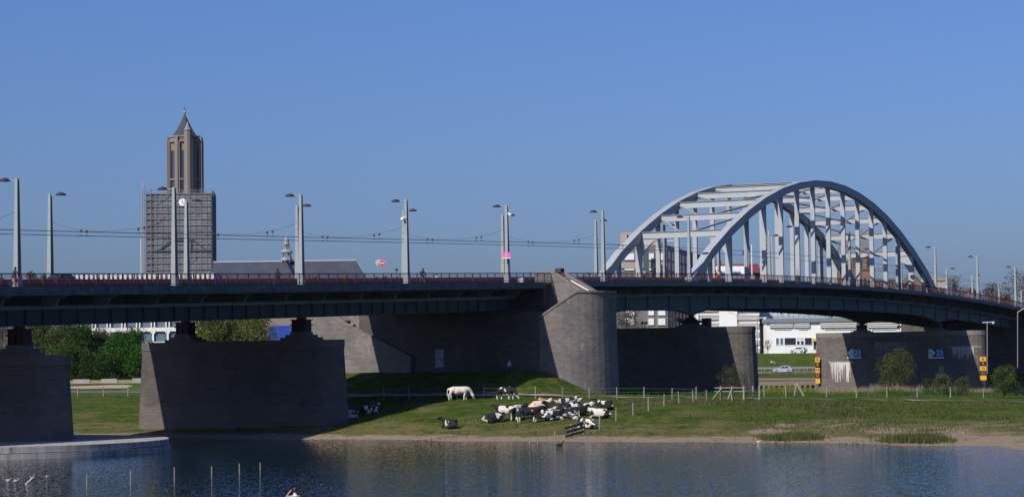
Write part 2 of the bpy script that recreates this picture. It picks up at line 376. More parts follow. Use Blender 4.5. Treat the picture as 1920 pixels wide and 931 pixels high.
strip('gravel_lot', [(X_of(105, 428), 428), (X_of(280, 428), 428)], 20, paint((.26, .215, .1), 1, 0, .3, .6), .05, label='dry yellowish ground before the trees')
strip('road', [(X_of(1120, 510), 510), (X_of(2100, 510), 510)], 9, paint((.13, .10, .105), .9, 0, .1, .5), .05, label='quay road on the far river bank')
# ------------------------------------------------------------------ road bridge
ds0, ds1 = -190., 262.
STEP = PA/2
def srange(a, b, st): n = int(round((b-a)/st)); return [a+(b-a)*i/n for i in range(n+1)]
def sweep(mb, ss, w0, w1, zt, zb):
    """box section swept along the bridge; zt, zb functions of s"""
    R = [[mb.vert(B(s, w0, zb(s))), mb.vert(B(s, w1, zb(s))), mb.vert(B(s, w1, zt(s))), mb.vert(B(s, w0, zt(s)))] for s in ss]
    for A, D in zip(R, R[1:]):
        for k in range(4): mb.face((A[k], D[k], D[(k+1) % 4], A[(k+1) % 4]))
    mb.face(R[0]); mb.face(R[-1][::-1])
bridge = thing('road_bridge', 'long steel road bridge with silver arch crossing above stone piers', 'bridge', B(0, 0, 0))
S1, S2, S3 = -58., -46., 166.
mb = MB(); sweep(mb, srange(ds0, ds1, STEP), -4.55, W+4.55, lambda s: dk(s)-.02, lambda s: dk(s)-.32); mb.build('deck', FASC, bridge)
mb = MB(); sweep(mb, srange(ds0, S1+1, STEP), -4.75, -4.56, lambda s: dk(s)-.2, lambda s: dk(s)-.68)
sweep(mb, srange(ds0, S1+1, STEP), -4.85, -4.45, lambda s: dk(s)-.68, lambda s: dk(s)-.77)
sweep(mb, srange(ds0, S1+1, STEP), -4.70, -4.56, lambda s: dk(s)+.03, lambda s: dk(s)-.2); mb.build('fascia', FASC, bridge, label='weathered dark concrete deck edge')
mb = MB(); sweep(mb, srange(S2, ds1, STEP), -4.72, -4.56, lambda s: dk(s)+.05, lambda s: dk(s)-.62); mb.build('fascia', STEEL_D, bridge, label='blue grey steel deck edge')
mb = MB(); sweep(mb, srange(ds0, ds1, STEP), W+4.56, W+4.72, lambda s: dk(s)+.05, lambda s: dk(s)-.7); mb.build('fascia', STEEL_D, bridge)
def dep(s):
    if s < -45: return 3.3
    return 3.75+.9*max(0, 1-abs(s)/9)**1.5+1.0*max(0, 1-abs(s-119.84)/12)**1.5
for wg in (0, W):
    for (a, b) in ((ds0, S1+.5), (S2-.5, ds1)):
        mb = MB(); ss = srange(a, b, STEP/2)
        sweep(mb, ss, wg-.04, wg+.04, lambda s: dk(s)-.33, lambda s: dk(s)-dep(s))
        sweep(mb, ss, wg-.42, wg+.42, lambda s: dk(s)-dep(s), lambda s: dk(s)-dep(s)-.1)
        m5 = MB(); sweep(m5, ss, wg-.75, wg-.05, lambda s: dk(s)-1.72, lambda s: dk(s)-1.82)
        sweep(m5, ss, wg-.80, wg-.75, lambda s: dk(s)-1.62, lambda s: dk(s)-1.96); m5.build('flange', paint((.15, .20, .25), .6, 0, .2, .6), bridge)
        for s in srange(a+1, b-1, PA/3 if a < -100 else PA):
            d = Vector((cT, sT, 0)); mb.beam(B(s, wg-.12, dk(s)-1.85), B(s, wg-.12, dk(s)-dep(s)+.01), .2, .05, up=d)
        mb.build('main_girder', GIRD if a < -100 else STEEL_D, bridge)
def bracket_at(s):
    z = dk(s); mb = MB(); d = Vector((cT, sT, 0))*.06
    P = [B(s, -.75, z-1.7), B(s, -.75, z-.33), B(s, -4.5, z-.33), B(s, -4.5, z-.62), B(s, -3.9, z-.66), B(s, -2.6, z-1.05), B(s, -2.3, z-1.65)]
    a = [mb.vert(p-d) for p in P]; b = [mb.vert(p+d) for p in P]; mb.face(a); mb.face(b[::-1])
    for i in range(len(P)): j = (i+1) % len(P); mb.face((a[j], a[i], b[i], b[j]))
    for i in range(3, 6): # lower flange
        p, q = P[i], P[i+1]; mb.beam(p, q, .3, .06)
    return mb
k = int(ds0//PA)+1
while k*PA < ds1-2:
    s = k*PA
    if not (S1-.5 < s < S2+.5):
        bracket_at(s).build('bracket', paint((.13, .155, .165), .7, 0, .3, .6), bridge)
        mb = MB(); mb.beam(B(s, .45, dk(s)-.95), B(s, W-.45, dk(s)-.95), .3, 1.2); mb.build('cross_girder', GIRD, bridge)
    k += 1
# arch
def arch_z(s): t = (s-59.92)/59.92; return 19.0+17.25*(1-t*t)+.25*(1-abs(t))
def nodes(): return [(k*PA, arch_z(k*PA)) for k in range(17)]
RIBH = 1.0; RIBW = 1.05
for wg in (0, W):
    N = nodes(); mb = MB()
    N[0] = (N[0][0]-.4, dk(0)-.2); N[16] = (N[16][0]+.4, dk(119.8)-.2)
    top, bot = [], []
    for i, (s, z) in enumerate(N):
        a = N[max(i-1, 0)]; b = N[min(i+1, 16)]; d = Vector((b[0]-a[0], b[1]-a[1])).normalized(); nn = Vector((-d.y, d.x))
        th = .5+.22*abs(i-8)/8
        top.append((s+nn.x*th, z+nn.y*th)); bot.append((s-nn.x*th, z-nn.y*th))
    for side in (-1, 1):
        wo_ = wg+side*RIBW/2; wi = wo_-side*.09
        for i in range(16):
            P = [B(*q) for q in ((bot[i][0], wo_, bot[i][1]), (bot[i+1][0], wo_, bot[i+1][1]), (bot[i+1][0], wi, bot[i+1][1]), (bot[i][0], wi, bot[i][1]),
                 (top[i][0], wo_, top[i][1]), (top[i+1][0], wo_, top[i+1][1]), (top[i+1][0], wi, top[i+1][1]), (top[i][0], wi, top[i][1]))]
            mb.hexa(P)
    for i in range(16):   # cover plate with small overhang, cornered battens underneath
        a, b = top[i], top[i+1]; g = .06
        n2 = Vector((-(b[1]-a[1]), b[0]-a[0])).normalized()*g
        P = [B(a[0], wg-RIBW/2-.07, a[1]), B(b[0], wg-RIBW/2-.07, b[1]), B(b[0], wg+RIBW/2+.07, b[1]), B(a[0], wg+RIBW/2+.07, a[1])]
        Q = [B(a[0]+n2.x, wg-RIBW/2-.07, a[1]+n2.y), B(b[0]+n2.x, wg-RIBW/2-.07, b[1]+n2.y), B(b[0]+n2.x, wg+RIBW/2+.07, b[1]+n2.y), B(a[0]+n2.x, wg+RIBW/2+.07, a[1]+n2.y)]
        mb.hexa(P+Q)
        a, b = bot[i], bot[i+1]; nb = max(4, int(hypot(b[0]-a[0], b[1]-a[1])/1.25))
        for q in range(nb):
            f0, f1 = (q+.18)/nb, (q+.62)/nb
            c0 = (a[0]+(b[0]-a[0])*f0, a[1]+(b[1]-a[1])*f0+.03); c1 = (a[0]+(b[0]-a[0])*f1, a[1]+(b[1]-a[1])*f1+.03)
            mb.hexa([B(c0[0], wg-.43, c0[1]), B(c1[0], wg-.43, c1[1]), B(c1[0], wg+.43, c1[1]), B(c0[0], wg+.43, c0[1]),
                     B(c0[0], wg-.43, c0[1]+.06), B(c1[0], wg-.43, c1[1]+.06), B(c1[0], wg+.43, c1[1]+.06), B(c0[0], wg+.43, c0[1]+.06)])
    mb.build('arch_rib', STEEL, bridge)
    for k in range(1, 16):   # hangers: I-sections, web across, flanges
        s = k*PA; z1 = arch_z(s)-.3; z0 = dk(s)-.2; big = k in (2, 14)
        ww = .72 if not big else 1.0; mb = MB()
        for sd in (-1, 1): mb.beam(B(s+sd*.16, wg, z0), B(s+sd*.16, wg, z1), ww, .045, up=(cT, sT, 0))
        mb.beam(B(s, wg, z0), B(s, wg, z1), .05, .28, up=(cT, sT, 0))
        if big: mb.box(B(s, wg, (z0+z1)/2), (.4, .6, z1-z0), TH)
        mb.build('hanger', STEEL, bridge)
for k in range(2, 15):       # struts between the ribs
    s = k*PA; z = arch_z(s)-.05; mb = MB(); h = .95
    d = (cT, sT, 0)
    mb.beam(B(s, .5, z), B(s, W-.5, z), .12, h)
    for q in (-1, 1): mb.beam(B(s, .5, z+q*h/2), B(s, W-.5, z+q*h/2), .5, .06)
    if k in (2, 14):         # portal haunches
        for wa, sg in ((.45, 1), (W-.45, -1)):
            P = [(wa, z-h/2+.02), (wa, z-3.2), (wa+sg*.9, z-2.0), (wa+sg*2.0, z-1.0), (wa+sg*3.2, z-h/2+.02)]
            a = [mb.vert(B(s-.1, p[0], p[1])) for p in P]; b = [mb.vert(B(s+.1, p[0], p[1])) for p in P]
            mb.face(a); mb.face(b[::-1])
            for i in range(5): j = (i+1) % 5; mb.face((a[j], a[i], b[i], b[j]))
            for i in range(1, 4): mb.beam(B(s, *P[i]), B(s, *P[i+1]), .5, .06)
    mb.build('strut', STEEL, bridge)
for k in range(2, 15):       # K bracing
    if k == 8: continue
    k2 = k+1 if k < 8 else k-1
    for wa in (.5, W-.5):
        mb = MB(); mb.beam(B(k*PA, W/2, arch_z(k*PA)), B(k2*PA, wa, arch_z(k2*PA)), .34, .08); 
        mb.beam(B(k*PA, W/2, arch_z(k*PA)-.14), B(k2*PA, wa, arch_z(k2*PA)-.14), .06, .28); mb.build('brace', STEEL, bridge)

# railings
def railing(wr, label):
    r = thing('bridge_railing', label, 'railing', B(-60, wr, dk(-60)), 0, 'railings of the bridge')
    mb = MB(); ss = srange(ds0+1, ds1-1, STEP)
    sweep(mb, ss, wr-.045, wr+.045, lambda s: dk(s)+1.17, lambda s: dk(s)+1.08); mb.build('top_rail', RED, r)
    mb = MB(); sweep(mb, ss, wr-.03, wr+.03, lambda s: dk(s)+.2, lambda s: dk(s)+.14); mb.build('bottom_rail', RED, r)
    P = srange(ds0+2, ds1-2, PA/4); near = sorted(P, key=lambda s: B(s, wr).length if True else 0)[:100]; ns = set(near)
    rest = MB()
    for s in P:
        m2 = MB() if s in ns else rest
        m2.beam(B(s, wr, dk(s)-.35), B(s, wr, dk(s)+1.12), .08, .07, up=(cT, sT, 0))
        if s in ns: m2.build('post', RED, r)
    rest.build('post', RED, r, kind='stuff')
    mb = MB(); s = ds0+1
    while s < ds1-1: mb.beam(B(s, wr, dk(s)+.17), B(s, wr, dk(s)+1.1), .018, .018, up=(cT, sT, 0)); s += .16
    mb.build('bars', RED, r)
railing(-4.5, 'dark red steel railing along the near edge of the bridge deck')
railing(W+4.5, 'dark red railing along the far edge of the bridge, seen through the near one')
for wr, lb in ((1.0, 'maroon crash barrier between the near cycle path and the roadway'), (W-1.0, 'maroon crash barrier on the far side of the roadway')):
    mb = MB(); sweep(mb, srange(ds0+1, ds1-1, STEP), wr-.06, wr+.06, lambda s: dk(s)+.78, lambda s: dk(s)+.0)
    for s in srange(ds0+1, ds1-1, PA/4): mb.beam(B(s, wr-.1, dk(s)), B(s, wr-.1, dk(s)+.82), .1, .1, up=(cT, sT, 0))
    mb.build('crash_barrier', MAROON, label=lb, cat='barrier', group='roadside crash barriers')

# piers
def pill(s, w0, w1, hs, n=10):
    pts = []
    for k in range(n+1):       # far end (w1)
        a = pi*k/n; q = B(s+hs*cos(a), w1-hs+hs*sin(a)); pts.append((q.x, q.y))
    for k in range(n+1):
        a = pi+pi*k/n; q = B(s+hs*cos(a), w0+hs+hs*sin(a)); pts.append((q.x, q.y))
    return pts
def pier(label, s, w0, w1, hs, zb, zt, mat, capm, brg, batter=.5):
    r = thing('bridge_pier', label, 'pier', B(s, (w0+w1)/2, zb), 0, 'stone piers of the bridge')
    mb = MB(); mb.prism(pill(s, w0, w1, hs), zb-1.5, zt-.9, batter, cap=True); mb.build('pier_body', mat, r)
    mb = MB(); mb.prism(pill(s, w0-.08, w1+.08, hs+.08), zt-.9, zt, 0); mb.build('coping', capm, r)
    for wg in (0, W):
        top = dk(s)-dep(s)-.1
        mb = MB(); hh = (top-zt)*.36
        for q, (a, b_) in enumerate(((2.3, 3.0), (1.9, 2.2), (1.5, 1.5))): mb.box(B(s, wg, zt+hh*(q+.5)/3), (min(a, hs*1.7), b_*1.3, hh/3+.002*q), TH)
        mb.build('plinth', STONE, r)
        mb = MB(); z0 = zt+hh; H = top-z0
        if brg == 'box':
            mb.box(B(s, wg, z0+H*.42), (1.25, 1.7, H*.84), TH); mb.box(B(s, wg, z0+H*.5), (1.45, 1.95, .12), TH); mb.box(B(s, wg, z0+H*.84), (1.45, 1.95, .1), TH)
            mb.box(B(s, wg, z0+H*.92), (.7, .8, H*.16), TH)
            for q in (-1, 0, 1): mb.box(B(s-.68, wg+q*.7, z0+H*.4), (.12, .12, H*.8), TH)
        else:
            mb.hexa([B(s+a, wg+b_, z0) for a, b_ in ((-1, -1.3), (1, -1.3), (1, 1.3), (-1, 1.3))]+[B(s+a, wg+b_, z0+H*.8) for a, b_ in ((-.3, -.35), (.3, -.35), (.3, .35), (-.3, .35))])
            mb.lathe(B(s, wg, z0+H*.8), [(.3, 0), (.35, H*.05), (.35, H*.12), (.5, H*.14), (.5, H*.2)], 10)
            mb.box(B(s, wg, z0+.15), (2.3, 2.9, .3), TH)
        mb.build('bearing', paint((.035, .012, .014), .6, 0, .3, 2) if brg == 'box' else paint((.03, .03, .035), .7), r)
    return r
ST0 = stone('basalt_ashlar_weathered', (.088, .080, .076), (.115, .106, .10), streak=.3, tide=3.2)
def _wat(px, py, s_):
    d = ray(px, py); d = d/d.y; Y = (s_+P0[0]*cT+P0[1]*sT)/(d.x*cT+sT); return SW(d.x*Y, Y)[1], CAMZ+d.z*Y
def _st(px0, px1, py0, py1, k):
    (wa, zb), (wb, za) = _wat(px0, py1, 117.2), _wat(px1, py0, 117.2); u = lambda w_: pi*2.6+(W+9.2-2.6-w_); return (u(wa), u(wb), zb, za, k)
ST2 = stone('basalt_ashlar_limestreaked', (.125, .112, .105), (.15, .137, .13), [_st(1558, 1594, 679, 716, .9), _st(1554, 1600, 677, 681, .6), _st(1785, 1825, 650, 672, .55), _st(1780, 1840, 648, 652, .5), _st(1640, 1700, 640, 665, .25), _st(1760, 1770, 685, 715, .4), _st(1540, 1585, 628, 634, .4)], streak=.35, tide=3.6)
CAPD = paint((.10, .088, .082), .9, 0, .15, 1)
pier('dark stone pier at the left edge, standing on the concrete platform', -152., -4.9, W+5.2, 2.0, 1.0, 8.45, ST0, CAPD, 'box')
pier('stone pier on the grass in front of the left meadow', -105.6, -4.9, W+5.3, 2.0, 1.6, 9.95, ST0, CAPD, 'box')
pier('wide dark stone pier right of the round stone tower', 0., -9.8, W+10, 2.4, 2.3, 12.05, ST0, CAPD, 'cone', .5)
pier('stone pier carrying the blue 23 and 25 signs', 119.84, -9.6, W+9.2, 2.6, -.5, 12.2, ST2, paint((.17, .155, .145), .9, 0, .2, 1), 'box', .3)
# concrete platform
plat = thing('concrete_platform', 'pale concrete platform with rounded corner round the leftmost pier, in the water', 'platform', B(-155, 5, 0))
def rrect(s0, s1, w0, w1, r, n=8):
    pts = []
    for (cs, cw, a0) in ((s1-r, w1-r, 0), (s0+r, w1-r, pi/2), (s0+r, w0+r, pi), (s1-r, w0+r, 1.5*pi)):
        for k in range(n+1): a = a0+pi/2*k/n; q = B(cs+r*cos(a), cw+r*sin(a)); pts.append((q.x, q.y))
    return pts
def conc_mat():
    m, n, l, b = newmat('stained_concrete'); g = n.new('ShaderNodeNewGeometry').outputs['Position']
    mp = n.new('ShaderNodeMapping'); mp.inputs['Scale'].default_value = (1.1, 1.1, .08); l.new(g, mp.inputs[0])
    a = noise(n, l, 1.0, 5, mp.outputs[0], .7); r = ramp(n, [(.36, (.12, .108, .098)), (.48, (.33, .31, .285)), (.7, (.43, .41, .385))]); l.new(a.outputs[0], r.inputs[0])
    l.new(r.outputs[0], b.inputs['Base Color']); b.inputs['Roughness'].default_value = .9; return m
CM = conc_mat()
_s, _w = SW(-49.2, 207.5)
mb = MB(); mb.prism(pill(_s, _w-18.7, _w+46, 18.7, 40), .5, 1.0, cap=True); mb.build('slab', CM, plat)
mb = MB(); mb.prism(pill(_s, _w-18.9, _w+46.2, 18.9, 40), -1.5, .45); mb.build('footing', CM, plat)

# stone abutment tower with stairs
ab = thing('stone_abutment', 'massive round-ended stone abutment tower with stairs between the two bridge halves', 'abutment', B(-53, W/2, 3))
def arcpts(s0, w0, R, a0, a1, n=18): return [B(s0+R*cos(a0+(a1-a0)*k/n), w0+R*sin(a0+(a1-a0)*k/n)) for k in range(n+1)]
SM = stone('basalt_ashlar_tower', (.150, .138, .137), (.205, .19, .187), streak=.75)
zl = 15.7; RT_ = 6.6; sc_ = -53.4; wc = -5.4
def half_drum(wcen, sgn, name_):
    pts = arcpts(sc_, wcen, RT_, pi if sgn < 0 else 0, 2*pi if sgn < 0 else pi, 22)
    mb = MB(); mb.prism([(p.x, p.y) for p in pts], 0, zl-3.6, .3); mb.build('round_wall', SM, ab)
    tops = []
    for p in pts:
        z = zl
        if sgn < 0:
            e = p-Vector((0, 0, CAMZ)); zc_ = e.dot(fw); px = 960+F_PX*e.dot(RT)/zc_
            if p.y < B(sc_, wcen).y+2 and px < 1079: z = min(zl, at(px, 599-(px-1010)*.7, p.y).z)
        tops.append(z)
    inn = arcpts(sc_, wcen, RT_-.7, pi if sgn < 0 else 0, 2*pi if sgn < 0 else pi, 22); mb = MB(); u = 0
    for i in range(22):
        a, b, c, d = pts[i], pts[i+1], inn[i+1], inn[i]; L = (b-a).length; z0 = zl-3.62
        q = [mb.vert((v.x, v.y, z)) for v, z in ((a, z0), (b, z0), (b, tops[i+1]), (a, tops[i]))]; mb.face(q, [(u, z0), (u+L, z0), (u+L, tops[i+1]), (u, tops[i])])
        q = [mb.vert((v.x, v.y, z)) for v, z in ((c, z0), (d, z0), (d, tops[i]), (c, tops[i+1]))]; mb.face(q, [(u, z0), (u+L, z0), (u+L, tops[i+1]), (u, tops[i])]); u += L
    mb.build('round_wall', SM, ab)
    mb = MB()
    po = arcpts(sc_, wcen, RT_+.1, pi if sgn < 0 else 0, 2*pi if sgn < 0 else pi, 22); pi_ = arcpts(sc_, wcen, RT_-.8, pi if sgn < 0 else 0, 2*pi if sgn < 0 else pi, 22)
    for i in range(22):
        up_ = lambda v, z: Vector((v.x, v.y, z))
        mb.hexa([up_(po[i], tops[i]), up_(po[i+1], tops[i+1]), up_(pi_[i+1], tops[i+1]), up_(pi_[i], tops[i])]+[up_(po[i], tops[i]+.26), up_(po[i+1], tops[i+1]+.26), up_(pi_[i+1], tops[i+1]+.26), up_(pi_[i], tops[i]+.26)])
    mb.build('coping', COPING, ab)
half_drum(wc, -1, 'near'); half_drum(W-wc, 1, 'far')
# abutment core under the deck
mb = MB(); q = [B(sc_-RT_, wc), B(sc_+RT_, wc), B(sc_+RT_, W-wc), B(sc_-RT_, W-wc)]
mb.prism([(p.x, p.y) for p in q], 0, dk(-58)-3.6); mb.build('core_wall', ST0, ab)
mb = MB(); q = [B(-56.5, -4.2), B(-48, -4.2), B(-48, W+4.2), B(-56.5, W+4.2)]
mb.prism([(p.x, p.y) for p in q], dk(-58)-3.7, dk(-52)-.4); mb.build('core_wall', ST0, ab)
# upper stair block on top of the near drum: wall up to rail level, sloping down outward
ZT = dk(-58)+1.2
def wall_poly(face_s, thick, P, name, mat, parent, copidx=(), cw=.5):
    """vertical wall in the plane s=face_s; P = [(w,z)...] clockwise outline; coping along edges copidx"""
    mb = MB(); a = [mb.vert(B(face_s, *p)) for p in P]; b = [mb.vert(B(face_s+thick, *p)) for p in P]
    mb.face(a, [(-p[0], p[1]) for p in P]); mb.face(b[::-1], [(-p[0], p[1]) for p in P[::-1]])
    for i in range(len(P)):
        j = (i+1) % len(P); mb.face((a[j], a[i], b[i], b[j]), [(P[j][0], P[j][1]), (P[i][0], P[i][1]), (P[i][0]+.1, P[i][1]), (P[j][0]+.1, P[j][1])])
    mb.build(name, mat, parent)
    for i in copidx:
        mb = MB(); p, q_ = P[i], P[(i+1) % len(P)]; mb.beam(B(face_s+thick/2, *p)+Vector((0, 0, .1)), B(face_s+thick/2, *q_)+Vector((0, 0, .1)), thick+cw, .26)
        mb.build('coping', COPING, parent)
def w_at(px, py, s):   # (w,z) where the sight line px,py meets the plane s=const
    d = ray(px, py); d = d/d.y
    # s = (x-P0x)cT+(y-P0y)sT with x=d.x*Y
    Y = (s+P0[0]*cT+P0[1]*sT)/(d.x*cT+sT); x = d.x*Y
    return SW(x, Y)[1], CAMZ+d.z*Y
sb = sc_-1.6
up = [w_at(1003, 600, sb), w_at(1003, 513, sb), w_at(1041, 511.5, sb), w_at(1091, 549, sb), w_at(1091, 600, sb)]
wall_poly(sb, .7, up, 'stair_wall', SM, ab, (1, 2), .1)
sb2 = sc_+2.2
up = [w_at(1040, 600, sb2), w_at(1040, 514, sb2), w_at(1060, 514, sb2), w_at(1118, 549.5, sb2), w_at(1118, 600, sb2)]
wall_poly(sb2, .6, up, 'stair_wall', SM, ab, (1, 2), .1)
mb = MB(); p = Vector(B(sb+.35, *w_at(1047, 508, sb))); mb.box(p+Vector((0, 0, .1)), (1.0, .8, .5), TH); mb.build('coping_block', paint((.06, .045, .04), .9), ab)
sb3 = sc_+.3; a_ = B(sb3, *w_at(1058, 519, sb3)); b_ = B(sb3, *w_at(1110, 548, sb3))
mb = MB(); mb.tube([a_, b_], .09, 6); mb.build('handrail', paint((.7, .7, .68), .5), ab)
# front stair walls, near one climbing right, far one descending right under the deck
sf = sc_-RT_-.55
near = [w_at(900, 760, sf), w_at(958, 640, sf), w_at(1011, 598, sf), w_at(1078, 550.5, sf), w_at(1084, 550.5, sf), w_at(1084, 760, sf)]
far = [w_at(572, 720, sf), w_at(572, 583, sf), w_at(612, 583, sf), w_at(650, 609, sf), w_at(662, 611, sf), w_at(770, 668, sf), w_at(771, 720, sf)]
wall_poly(sf, .8, far, 'stair_wall', SM, ab, (2, 3), .1)
sg_ = sf+3.2
bk = [w_at(600, 690, sg_), w_at(600, 560, sg_), w_at(699, 560, sg_), w_at(699, 690, sg_)]
wall_poly(sg_, .8, bk, 'stair_wall', SM, ab)
mb = MB(); mb.tube([B(sf+2, *w_at(628, 582, sf+2)), B(sf+2, *w_at(671, 609.5, sf+2))], .08, 6); mb.build('handrail', paint((.7, .7, .68), .5), ab)
mb = MB(); mb.beam(B(sf+2.4, *w_at(684, 616.5, sf+2.4)), B(sf+2.4, *w_at(699, 616.5, sf+2.4)), .3, .12); mb.build('parapet', paint((.6, .58, .55), .8), ab)
mb = MB(); mb.box(B(sf+.4, *w_at(652, 606, sf+.4)), (.6, .4, .75), TH); mb.build('newel', DARK, ab)
# graffiti door on the abutment face
def graf_mat():
    m, n, l, b = newmat('graffiti'); tc = n.new('ShaderNodeTexCoord').outputs['Object']
    v = n.new('ShaderNodeTexVoronoi'); v.inputs['Scale'].default_value = 2.2; l.new(tc, v.inputs[0])
    a = noise(n, l, 1.6, 3, tc); r = ramp(n, [(.4, (.3, .3, .32)), (.48, (.08, .16, .22)), (.54, (.4, .38, .4)), (.6, (.25, .1, .12))]); r.color_ramp.interpolation = 'CONSTANT'
    l.new(a.outputs[0], r.inputs[0]); l.new(r.outputs[0], b.inputs['Base Color']); return m
wgf = [w_at(815, 689, sf+.35), w_at(831, 689, sf+.35), w_at(831, 654, sf+.35), w_at(815, 654, sf+.35)]
mb = MB(); mb.hexa([B(sf+.53, *p) for p in wgf]+[B(sf+.49, *p) for p in wgf]); mb.build('graffiti_door', graf_mat(), ab, label='narrow door covered in pale graffiti')
# far (right) abutment
ab2 = thing('stone_abutment', 'dark stone abutment under the deck at the right edge', 'abutment', B(178, W/2, 3), 0)
mb = MB(); q = [B(172, -9), B(186, -9), B(186, W+9), B(172, W+9)]; mb.prism([(p.x, p.y) for p in q], -1, dk(178)-1.9, .2); mb.build('wall', ST0, ab2)
mb = MB(); q = [B(171.8, -9.3), B(186, -9.3), B(186, W+9.3), B(171.8, W+9.3)]; mb.prism([(p.x, p.y) for p in q], 6.9, 7.3, .1); mb.build('ledge', paint((.16, .05, .05), .8), ab2)

# ------------------------------------------------------------------ lamps and wires on the bridge
def lamp_post(name, label, s, wg, side, grp='tall tapered lamp posts along the bridge', h=9.7):
    base = B(s, wg, dk(s)); r = thing(name, label, 'street lamp', base, TH, grp)
    mb = MB()                                    # cruciform tapered post: flanges + web
    for sx in (-1, 1):
        mb.hexa([(sx*.24-.04*1, -.27, 0), (sx*.24+.04, -.27, 0), (sx*.24+.04, .27, 0), (sx*.24-.04, .27, 0), (sx*.11-.03, -.14, h), (sx*.11+.03, -.14, h), (sx*.11+.03, .14, h), (sx*.11-.03, .14, h)])
    mb.hexa([(-.22, -.05, 0), (.22, -.05, 0), (.22, .05, 0), (-.22, .05, 0), (-.1, -.04, h), (.1, -.04, h), (.1, .04, h), (-.1, .04, h)])
    mb.hexa([(-.13, -.13, 0), (.13, -.13, 0), (.13, .13, 0), (-.13, .13, 0), (-.07, -.07, h+.02), (.07, -.07, h+.02), (.07, .07, h+.02), (-.07, .07, h+.02)])
    mb.build('post', LAMP, r, local=True)
    mb = MB(); mb.box((0, 0, .55), (.64, .64, 1.1)); mb.build('base_box', LAMP, r, local=True)
    mb = MB(); mb.tube([(0, 0, h-.22), (0, side*.9, h-.1)], .045, 6); mb.build('arm', LAMP, r, local=True)
    mb = MB(); mb.lathe((0, side*1.35, h-.2), [(.52, 0), (.56, .03), (.5, .12), (.36, .22), (.16, .29), (.02, .31)], 14); mb.build('lamp_head', LAMPHEAD, r, local=True, smoothf=True)
    return r
def lamp_post_fix(r):        # parts were built in world offset form, so shift back to local coordinates
    return r
def s_px(px, w_):
    lo, hi = -185., 260.
    for _ in range(50):
        m = (lo+hi)/2; e = B(m, w_, dk(m))-Vector((0, 0, CAMZ)); x = 960+F_PX*e.dot(RT)/e.dot(fw)
        if x < px: lo = m
        else: hi = m
    return lo
nearS = [s_px(p, 0) for p in (32.5, 327.5, 565.5, 763, 951.5, 1132, 1293)]+[22.3, 45, 70.5, 96.5, ]+[s_px(p, 0) for p in (1755, 1834, 1905)]
farS = [s_px(p, W) for p in (94.5, 350.4, 558.5, 758, 944, 1118.5, 1247)]+[47.5, 71, 96.5, 119.5, 145]+[s_px(p, W) for p in (1776.5, 1824.5, 1874.5, 1916.5)]
nl = ['nearest the left edge of the photo', 'standing before the left half of the scaffolded church tower', 'overlapping another post just right of the roof spire', 'with a white camera dome on its left', 'carrying the pink sign',
      'leftmost post just before the foot of the rear arch', 'standing just left of the foot of the front arch', 'half hidden behind the third hanger of the front arch', 'behind the sixth hanger of the front arch', 'behind the middle of the front arch', 'behind the right quarter of the front arch', 'just right of the right foot of the arch', 'right of the two tall posts beyond the arch', 'close to the right edge of the photo']
fl = ['left of the scaffolded church tower', 'in front of the scaffolded tower, right of its clock', 'directly behind the post by the little roof spire', 'behind the post that has a white camera dome', 'behind the post with the pink sign', 'just left of the foot of the rear arch', 'seen through the left end of the arch by the grey office', 'behind the blue flag', 'behind the centre of the arch', 'behind the brown twin-towered church', 'right of the brown twin-towered church', 'seen beneath the right portal of the arch',
      'right beyond the arch, before the bare trees', 'beside the tall near post right of the arch', 'before the bare trees near the right edge', 'at the very right edge of the photo']
LP = []
for i, s in enumerate(nearS): r = lamp_post_fix(lamp_post('street_lamp', 'tall near-side lamp post '+nl[i], s, 0.0 if not 0 < s < 119 else .0, 1)); LP.append(r)
for i, s in enumerate(farS): lamp_post_fix(lamp_post('street_lamp', 'far-side lamp post '+fl[i], s, W, -1))
WIRE = paint((.05, .055, .06), .6)
ow = thing('overhead_wires', 'thin dark trolleybus wires hung between the lamp posts along the bridge', 'wires', B(-60, W/2, dk(-60)+5))
HW = 6.85
for i, s in enumerate(nearS[:7]+nearS[11:]):
    pts = []
    for k in range(17):
        u = k/16; w_ = W*u; sag = 1.15*(1-(2*u-1)**2)**.8*1.0; pts.append(B(s, w_, dk(s)+HW-sag))
    mb = MB(); mb.tube(pts, .014, 4); mb.build('span_wire', WIRE, ow)
    for w_ in (3.6, 4.3, 10.6, 11.3):
        u = w_/W; z = dk(s)+HW-1.15*(1-(2*u-1)**2)**.8
        mb = MB(); mb.box(B(s, w_, z-.1), (.16, .16, .26), TH); mb.box(B(s, w_, dk(s)+5.35), (.5, .08, .07), TH); mb.tube([B(s, w_, z), B(s, w_, dk(s)+5.35)], .012, 4); mb.build('hanger', WIRE, ow)
for w_ in (3.6, 4.3, 10.6, 11.3):
    mb = MB(); mb.tube([B(s, w_, dk(s)+5.35-.0) for s in srange(-190, 236, 8)], .017, 4); mb.build('contact_wire', WIRE, ow)

